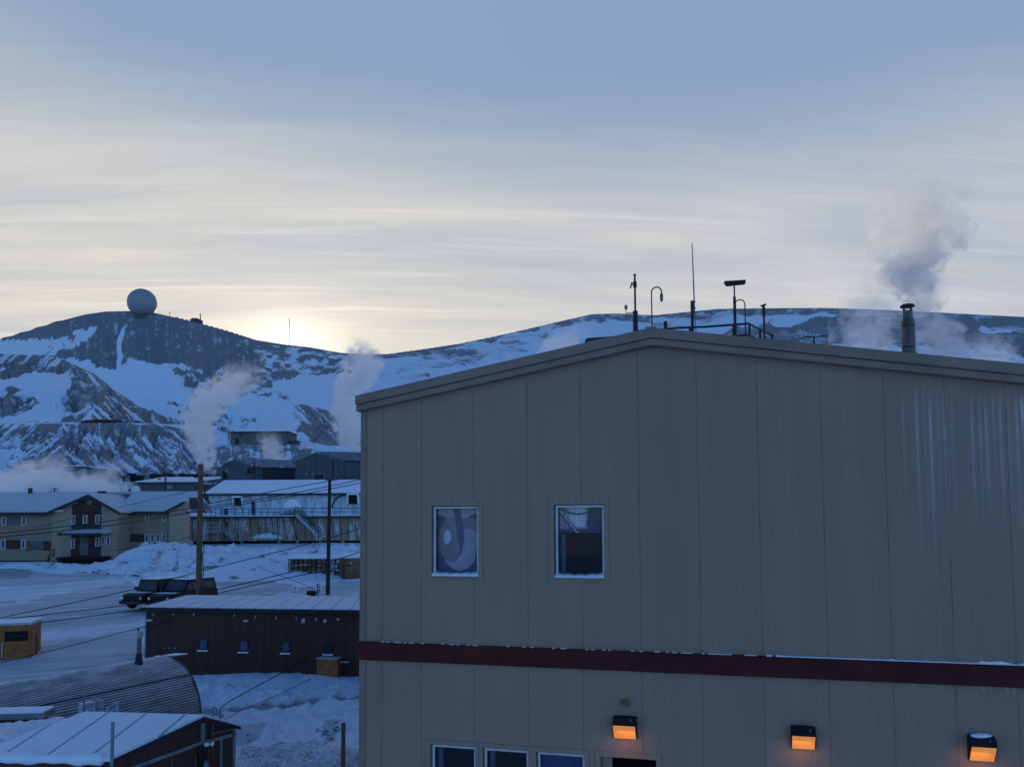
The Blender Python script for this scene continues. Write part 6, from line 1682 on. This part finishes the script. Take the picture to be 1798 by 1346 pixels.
    # signs by the road
    def sign(px, y0, y1, w, yb, label, inner):
        b = ground_at(px, yb); d = b.y; k = d / F
        t = thing('road_sign', b, label, 'sign')
        tp = P(px, y0, d); lo = P(px, y1, d)
        m = MB(); m.tube([b - Vector((0, 0, .4)), tp], .045, 8); m.build('post', M['dark_metal'], t)
        m = MB(); c = (tp + lo) / 2; hh = (tp.z - lo.z) / 2
        if inner == 'square':
            m.box(c + Vector((-w * k / 2, -.09, -hh)), c + Vector((w * k / 2, -.05, hh))); pl = m.build('sign_plate', M['white_paint'], t, bevel=.01)
            m = MB(); r = w * k * .18
            m.tube([c + Vector((r * math.sin(a), -.10, r * .3 + r * math.cos(a))) for a in np.linspace(-1.2, 4.2, 16)], .03, 6); m.tube([c + Vector((-.02, -.10, -r * .6)), c + Vector((-.02, -.10, -r * 1.5))], .03, 6); m.build('sign_mark', M['grey_board'], pl)
        else:
            m.box(c + Vector((-w * k / 2, -.09, -hh)), c + Vector((w * k / 2, -.05, hh))); pl = m.build('sign_plate', M['white_paint'], t, bevel=.01)
            m = MB(); x = w * k * .06; m.box(c + Vector((-x, -.13, -hh * 2.0)), c + Vector((x, -.10, hh * .6))); m.box(c + Vector((x * 5, -.13, -hh * 2.0)), c + Vector((x * 6.4, -.10, hh * .3))); m.box(c + Vector((x, -.13, hh * .45)), c + Vector((x * 6, -.10, hh * .6))); m.build('sign_leg', M['dark_metal'], pl)
    sign(518, 1027.5, 1037, 9.5, 1052, 'square pale sign with a curled mark on a post beside the snow mound', 'square')
    sign(558, 1022, 1034.5, 10, 1051, 'tall pale sign board with dark legs beside the tarred pole', 'tall')
    b = ground_at(547, 1046); t = thing('oil_drum', b, 'dark drum lying in the snow between the two signs', 'drum')
    q = P(547, 1041, b.y)
    m = MB(); m.tube([q + Vector((-.30, .2, 0)), q + Vector((.30, -.2, 0))], .24, 14); dr = m.build('drum_body', M['black'], t)
    m = MB(); m.tube([q + Vector((-.05, .03, 0)), q + Vector((.0, 0, 0))], .255, 14); m.build('drum_hoop', M['rail_grey'], dr)
    # boulders in the foreground snow
    spots = [(588, 1266, 8), (589, 1279, 12), (573, 1284, 8), (581, 1297, 9), (553, 1342, 6), (448, 1234, 3.5), (461, 1236, 3.5), (490, 1262, 4), (434, 1290, 6), (437, 1300, 5)]
    for i, (px, py, w) in enumerate(spots):
        b = ground_at(px, py); k = b.y / F
        rk = MB(); rk.ball(b + Vector((0, 0, .02)), w * k * .45, 8, 6, (1.3, 1, .6), .38)
        o = rk.build('boulder', M['rock'], at=b); tag(o, 'one of the dark lava rocks poking out of the snow near the beige building', 'rock', 'rocks in the foreground snow')
M['post_wood'] = simple('greyed_timber', (0.17, 0.13, 0.09), 0.85, 6, 0.35, 0, (1, 1, .15))
M['tan_container'] = simple('tan_brown_paint', (0.19, 0.10, 0.05), 0.7, 1.5, 0.25)
yard()

# ------------------------------------------------------------------ poles and wires
def poles():
    def pole(name, px0, y0, px1, y1, d, w0, w1, mat, label, extra=None, gy=None):
        tp = P(px0, y0, d); bt = P(px1, y1, d); bt.z = (gz(0, d) if gy is None else bt.z) - .3
        t = thing(name, bt, label, 'pole')
        k = d / F
        m = MB(); m.tube([bt, bt.lerp(tp, .5), tp], [w1 * k / 2, (w0 + w1) * k / 4, w0 * k / 2], 14); m.build('shaft', mat, t)
        return t, tp, bt, k
    d = 59.5
    t, tp, bt, k = pole('utility_pole', 352.5, 815, 349, 1048, d, 8.5, 11, M['wood_pole'], 'thick weathered brown wooden pole between the vehicles and the store building')
    for i, y in enumerate((838, 846, 856, 868, 880, 898, 910)):
        m = MB(); q = P(352.5 - (y - 815) * .015, y, d); s = 1 if i % 2 else -1
        m.tube([q + Vector((s * .15, -.15, 0)), q + Vector((s * .42, -.15, .02))], .045, 6); m.tube([q + Vector((s * .38, -.15, -.05)), q + Vector((s * .38, -.15, .12))], .06, 8); m.build('insulator', M['dark_metal'], t)
    m = MB(); pts = [P(358, 955, d), P(361, 965, d), P(357.5, 972, d), P(359, 1000, d), P(357, 1025, d), P(359, 1040, d)]; m.tube([p - Vector((0, .2, 0)) for p in pts], .03, 6); m.build('conduit', M['rope'], t)
    m = MB(); q = P(356, 1035, d); m.box(q + Vector((-.05, -.4, -.3)), q + Vector((.4, -.15, .35))); m.build('meter_box', M['dark_metal'], t, bevel=.03)
    m = MB(); q = P(347, 884, d); m.box(q + Vector((-.5, -.35, -.4)), q + Vector((.0, -.1, .45))); m.build('junction_box', M['rail_grey'], t, bevel=.03)
    d = ground_at(576, 1044).y
    t, tp, bt, k = pole('utility_pole', 579, 841, 575.5, 1044, d, 5.5, 7.5, M['black_pole'], 'slim black tarred pole in front of the storage rack')
    m = MB(); q = P(579, 842, d); m.tube([q + Vector((-.35, -.1, 0)), q + Vector((.35, -.1, .04))], .05, 6); m.build('crossarm', M['dark_metal'], t)
    m = MB(); q = P(579, 852, d); m.tube([q + Vector((0, -.12, .1)), q + Vector((0, -.30, .1)), q + Vector((0, -.30, .28))], .04, 6); m.build('insulator', M['dark_metal'], t)
    for (px, y0, y1, d, w, lb, kind) in ((584.5, 808, 846, 128, 2.6, 'thin black pole rising behind the tarred pole, before the tall warehouse', ''), (446.5, 812, 846, 128, 2.4, 'thin dark pole with a transformer box before the low warehouse', 'box'), (290.5, 838, 866, 110, 2.6, 'short dark pole behind the dormitory roof, in front of the long low shed', ''), (96, 856, 868, 108, 2.2, 'short dark pole with crossarms behind the dormitory ridge', 'arm'), (55, 858, 868, 108, 3, 'stubby dark pole at the left behind the dormitory ridge', ''), (72, 795, 822, 152, 1.6, 'thin faint pole on the spoil bank at the far left', ''), (399, 833, 846, 140, 2, 'short dark post against the left warehouse', '')):
        t, tp, bt, k = pole('distant_pole', px, y0, px, y1 + 6, d, w, w, M['black_pole'], lb, gy=1)
        if kind == 'box':
            m = MB(); q = P(px - 4, 826, d); m.box(q + Vector((-.3, -.3, -.4)), q + Vector((.3, .1, .5))); m.build('transformer', M['dark_metal'], t, bevel=.03)
        m = MB(); m.tube([tp + Vector((-.5 if kind == 'arm' else -.25, 0, -.15)), tp + Vector((.5 if kind == 'arm' else .25, 0, -.15))], .05, 6); m.build('crossarm', M['dark_metal'], t)
        if kind == 'arm':
            m = MB(); m.tube([tp + Vector((-.9, 0, -.5)), tp + Vector((.5, 0, -.5))], .05, 6); m.build('crossarm', M['dark_metal'], t)
poles()
def wires():
    def wire(pts, label, w=1.7, grp=None):
        q = [P(*p) for p in pts]
        # a smooth curve through the points
        out = []
        for i in range(len(q) - 1):
            p0 = q[max(i - 1, 0)]; p1 = q[i]; p2 = q[i + 1]; p3 = q[min(i + 2, len(q) - 1)]
            for k in range(8):
                t = k / 8; out.append(.5 * ((2 * p1) + (p2 - p0) * t + (2 * p0 - 5 * p1 + 4 * p2 - p3) * t * t + (3 * p1 - p0 - 3 * p2 + p3) * t ** 3))
        out.append(q[-1])
        m = MB(); m.tube(out, [w * p.y / F / 2 for p in out], 6)
        o = m.build('power_line', M['rope']); tag(o, label, 'cable')
    wire([(-80, 1101, 48), (0, 1084, 50), (213, 1039, 55), (350, 1003, 61), (508, 963, 67), (577, 944, 68), (640, 926, 72), (720, 902, 78)], 'cable crossing the road highest, running to the tarred pole', 1.5)
    wire([(-80, 1093, 47), (0, 1087, 49), (213, 1063, 54), (330, 1046, 59), (510, 1004, 64), (577, 986, 67), (640, 967, 70), (730, 942, 76)], 'cable passing just in front of the parked vehicles', 1.6)
    wire([(-80, 1115, 46), (0, 1102, 48), (258, 1067, 54), (400, 1037, 59), (510, 1013, 63), (575, 1000, 66), (640, 986, 69), (730, 966, 74)], 'cable just below the vehicles, crossing the workshop roof corner', 1.6)
    wire([(-80, 1183, 42), (0, 1163, 42.5), (120, 1134, 43), (240, 1103, 43.5), (300, 1089, 43.7)], 'lowest road cable, ending on the brown workshop wall', 1.3)
    wire([(-80, 943, 74), (0, 936, 75), (170, 917, 71), (330, 893, 61), (351, 889, 59.3)], 'upper cable across the dormitory front to the wooden pole', 1.8)
    wire([(-80, 950, 73), (0, 942.5, 74), (170, 925, 70.5), (330, 900, 61), (351, 896, 59.3)], 'lower cable across the dormitory front to the wooden pole', 1.8)
    wire([(353, 886, 59.4), (430, 872, 62), (500, 858, 65), (579, 844, 68.3), (640, 832, 72), (720, 816, 80)], 'upper cable from the wooden pole to the tarred pole', 1.5)
    wire([(353, 890, 59.4), (430, 880, 62), (500, 868, 65), (579, 853, 68.3), (640, 840, 72), (720, 823, 80)], 'middle cable from the wooden pole to the tarred pole', 1.5)
    wire([(353, 893, 59.4), (430, 884, 62), (500, 873, 65), (579, 858, 68.3), (640, 846, 72), (720, 830, 80)], 'lower cable from the wooden pole to the tarred pole', 1.5)
    wire([(60, 927, 88), (140, 906, 90), (230, 885, 95), (330, 862, 100), (380, 850, 108)], 'thin cable rising across the dormitory gable', .9)
    wire([(352, 943, 59.4), (430, 925, 80), (500, 914, 95), (545, 909, 108)], 'thin cable from the wooden pole to the store building', .9)
    wire([(195, 967, 88), (250, 957, 80), (310, 948, 65), (349, 940, 59.4)], 'thin cable from the dormitory porch to the wooden pole', 1.0)
    wire([(388, 1242, 18.5), (402, 1231, 20), (440, 1210, 27), (488, 1184, 38), (540, 1156, 42.8), (560, 1144, 43.0)], 'service cable from the shed mast to the brown workshop wall', 1.8)
    wire([(392, 1264, 18.5), (430, 1244, 23), (490, 1218, 33), (553, 1187, 42.5), (585, 1170, 43.0)], 'thinner lower service cable from the shed to the workshop', 1.1)
    wire([(372, 957, 96), (410, 975, 88), (430, 983, 84), (470, 1001, 78), (560, 1036, 70)], 'faint guy cable slanting down over the snow bank', .8)
wires()
# ------------------------------------------------------------------ steam and smoke
def plume(name, pts, d, label, dens, fade=(0.0, 1.0), aniso=0.8, nscale=2.2, erode=0.0, colour=(1.0, 1.0, 1.0)):
    """a drifting column: pts are (photo x, photo y, radius in photo pixels) from the ground up, all d metres ahead"""
    k = d / F
    q = [P(x, y, d) for x, y, r in pts]; R = [r * k for _, _, r in pts]
    z0 = q[0].z; H = q[-1].z - z0; base = q[0]
    hs = [(p.z - z0) / H for p in q]; cx = [p.x - base.x for p in q]
    lo, hi = min(cx) - .01, max(cx) + .01; rm = max(R)
    mb = MB(); n = 16; k0 = 0
    hh = np.linspace(-0.02, 1.02, 16)
    for h in hh:
        c = np.interp(h, hs, cx); r = np.interp(h, hs, R) * 1.25
        for j in range(n): a = 2 * math.pi * j / n; mb.v.append(base + Vector((c + r * math.cos(a), r * math.sin(a), h * H)))
    for i in range(len(hh) - 1):
        for j in range(n): a = i * n + j; b = i * n + (j + 1) % n; mb.f.append((a, b, b + n, a + n)); mb.m.append(0)
    mb.f.append(tuple(range(n))); mb.m.append(0); mb.f.append(tuple(range((len(hh) - 1) * n, len(hh) * n))); mb.m.append(0)
    m = bpy.data.materials.new(name + '_vapour'); m.use_nodes = True; nt = m.node_tree; nt.nodes.clear()
    out = mk(nt, 'ShaderNodeOutputMaterial'); vol = mk(nt, 'ShaderNodeVolumePrincipled'); lk(nt, vol.outputs[0], out.inputs['Volume'])
    vol.inputs['Color'].default_value = (*colour, 1); vol.inputs['Anisotropy'].default_value = aniso
    tc = mk(nt, 'ShaderNodeTexCoord'); sp = mk(nt, 'ShaderNodeSeparateXYZ'); lk(nt, tc.outputs['Object'], sp.inputs[0])
    h = mmath(nt, 'DIVIDE', sp.outputs[2], H)
    def curve(ys):
        fc = mk(nt, 'ShaderNodeFloatCurve'); cu = fc.mapping.curves[0]
        P_ = list(zip(hs, ys))
        cu.points[0].location = P_[0]; cu.points[-1].location = P_[-1]
        for p in P_[1:-1]: cu.points.new(*p)
        fc.mapping.update(); lk(nt, h, fc.inputs['Value']); return fc.outputs[0]
    cxs = mmath(nt, 'ADD', mmath(nt, 'MULTIPLY', curve([(c - lo) / (hi - lo) for c in cx]), hi - lo), lo)
    rs = mmath(nt, 'MULTIPLY', curve([r / rm for r in R]), rm)
    nv = mk(nt, 'ShaderNodeTexNoise'); nv.inputs['Scale'].default_value = nscale / (np.mean(R) * 1.1); nv.inputs['Detail'].default_value = 5; nv.inputs['Roughness'].default_value = .58; nv.inputs['Distortion'].default_value = .35
    lk(nt, tc.outputs['Object'], nv.inputs['Vector'])
    dx = mmath(nt, 'SUBTRACT', sp.outputs[0], cxs)
    dist = mmath(nt, 'SQRT', mmath(nt, 'ADD', mmath(nt, 'MULTIPLY', dx, dx), mmath(nt, 'MULTIPLY', sp.outputs[1], sp.outputs[1])))
    v = mmath(nt, 'SUBTRACT', mmath(nt, 'SUBTRACT', 1.0, mmath(nt, 'DIVIDE', dist, rs)), erode)
    v = mmath(nt, 'ADD', v, mmath(nt, 'MULTIPLY', mmath(nt, 'SUBTRACT', nv.outputs['Fac'], .5), 5.2))
    f = mrange(nt, v, 0.05, 0.55, 0, 1)
    up = mrange(nt, h, fade[0], fade[1], 1, 0); dn_ = mrange(nt, h, 0.0, 0.14, 0, 1)
    e = mmath(nt, 'MULTIPLY', mmath(nt, 'MULTIPLY', f, up), dn_)
    lk(nt, mmath(nt, 'MULTIPLY', e, (dens if dens < 1.6 else dens * .65) / np.mean(R)), vol.inputs['Density'])
    o = mb.build(name, m, at=base); tag(o, label, 'steam')
    return o
def steam():
    plume('steam_plume', [(374, 842, 7), (365, 815, 15), (352, 780, 24), (350, 750, 27), (362, 715, 34), (392, 685, 42), (420, 655, 40), (430, 635, 26)], 160, 'white steam column rising and leaning right behind the thick wooden pole', 5.5, (.45, 1.05))
    plume('steam_plume', [(622, 800, 18), (612, 760, 24), (608, 725, 25), (614, 690, 24), (628, 660, 34), (640, 630, 32), (632, 600, 20), (628, 580, 14)], 215, 'white steam column standing beside the left corner of the beige building', 4.5, (.55, 1.0))
    plume('steam_plume', [(484, 812, 17), (479, 795, 19), (474, 775, 20), (466, 752, 24)], 178, 'small puff of steam rising behind the low warehouse', 3.0, (.3, 1.0))
    plume('steam_plume', [(70, 872, 95), (62, 850, 85), (70, 828, 55), (92, 806, 32), (110, 790, 18)], 118, 'broad drifting cloud of steam behind the left end of the dormitory', 5.5, (.45, 1.05), nscale=1.8)
    plume('steam_plume', [(160, 872, 78), (150, 852, 62), (165, 838, 45), (205, 815, 34), (215, 795, 20)], 116, 'low thinner steam drifting right behind the dormitory gable', 3.6, (.15, .95), nscale=1.8)
    plume('steam_plume', [(990, 680, 60), (985, 640, 50), (990, 605, 42), (1012, 575, 30), (1030, 560, 16)], 240, 'pale steam puff above the left roof slope, before the snowy ridge', 3.0, (.3, 1.0))
    plume('steam_plume', [(1650, 700, 50), (1648, 640, 46), (1650, 590, 42), (1622, 545, 34), (1602, 490, 48), (1616, 430, 72), (1608, 375, 82), (1592, 335, 76), (1580, 295, 50)], 135, 'tall smoky plume behind the chimney, grey low down and lit yellow on top', 1.59, (.6, 1.08), nscale=1.7, colour=(0.86, 0.86, 0.88))
    plume('steam_plume', [(1745, 710, 46), (1742, 650, 42), (1735, 610, 38), (1728, 570, 22)], 140, 'rounded steam puff over the right roof slope, right of the chimney', 2.4, (.35, 1.0))
    plume('steam_plume', [(1530, 690, 50), (1530, 610, 60), (1525, 560, 55), (1545, 500, 52), (1530, 450, 40)], 150, 'thin faint steam haze just left of the chimney', 0.8, (.3, 1.0))
steam()
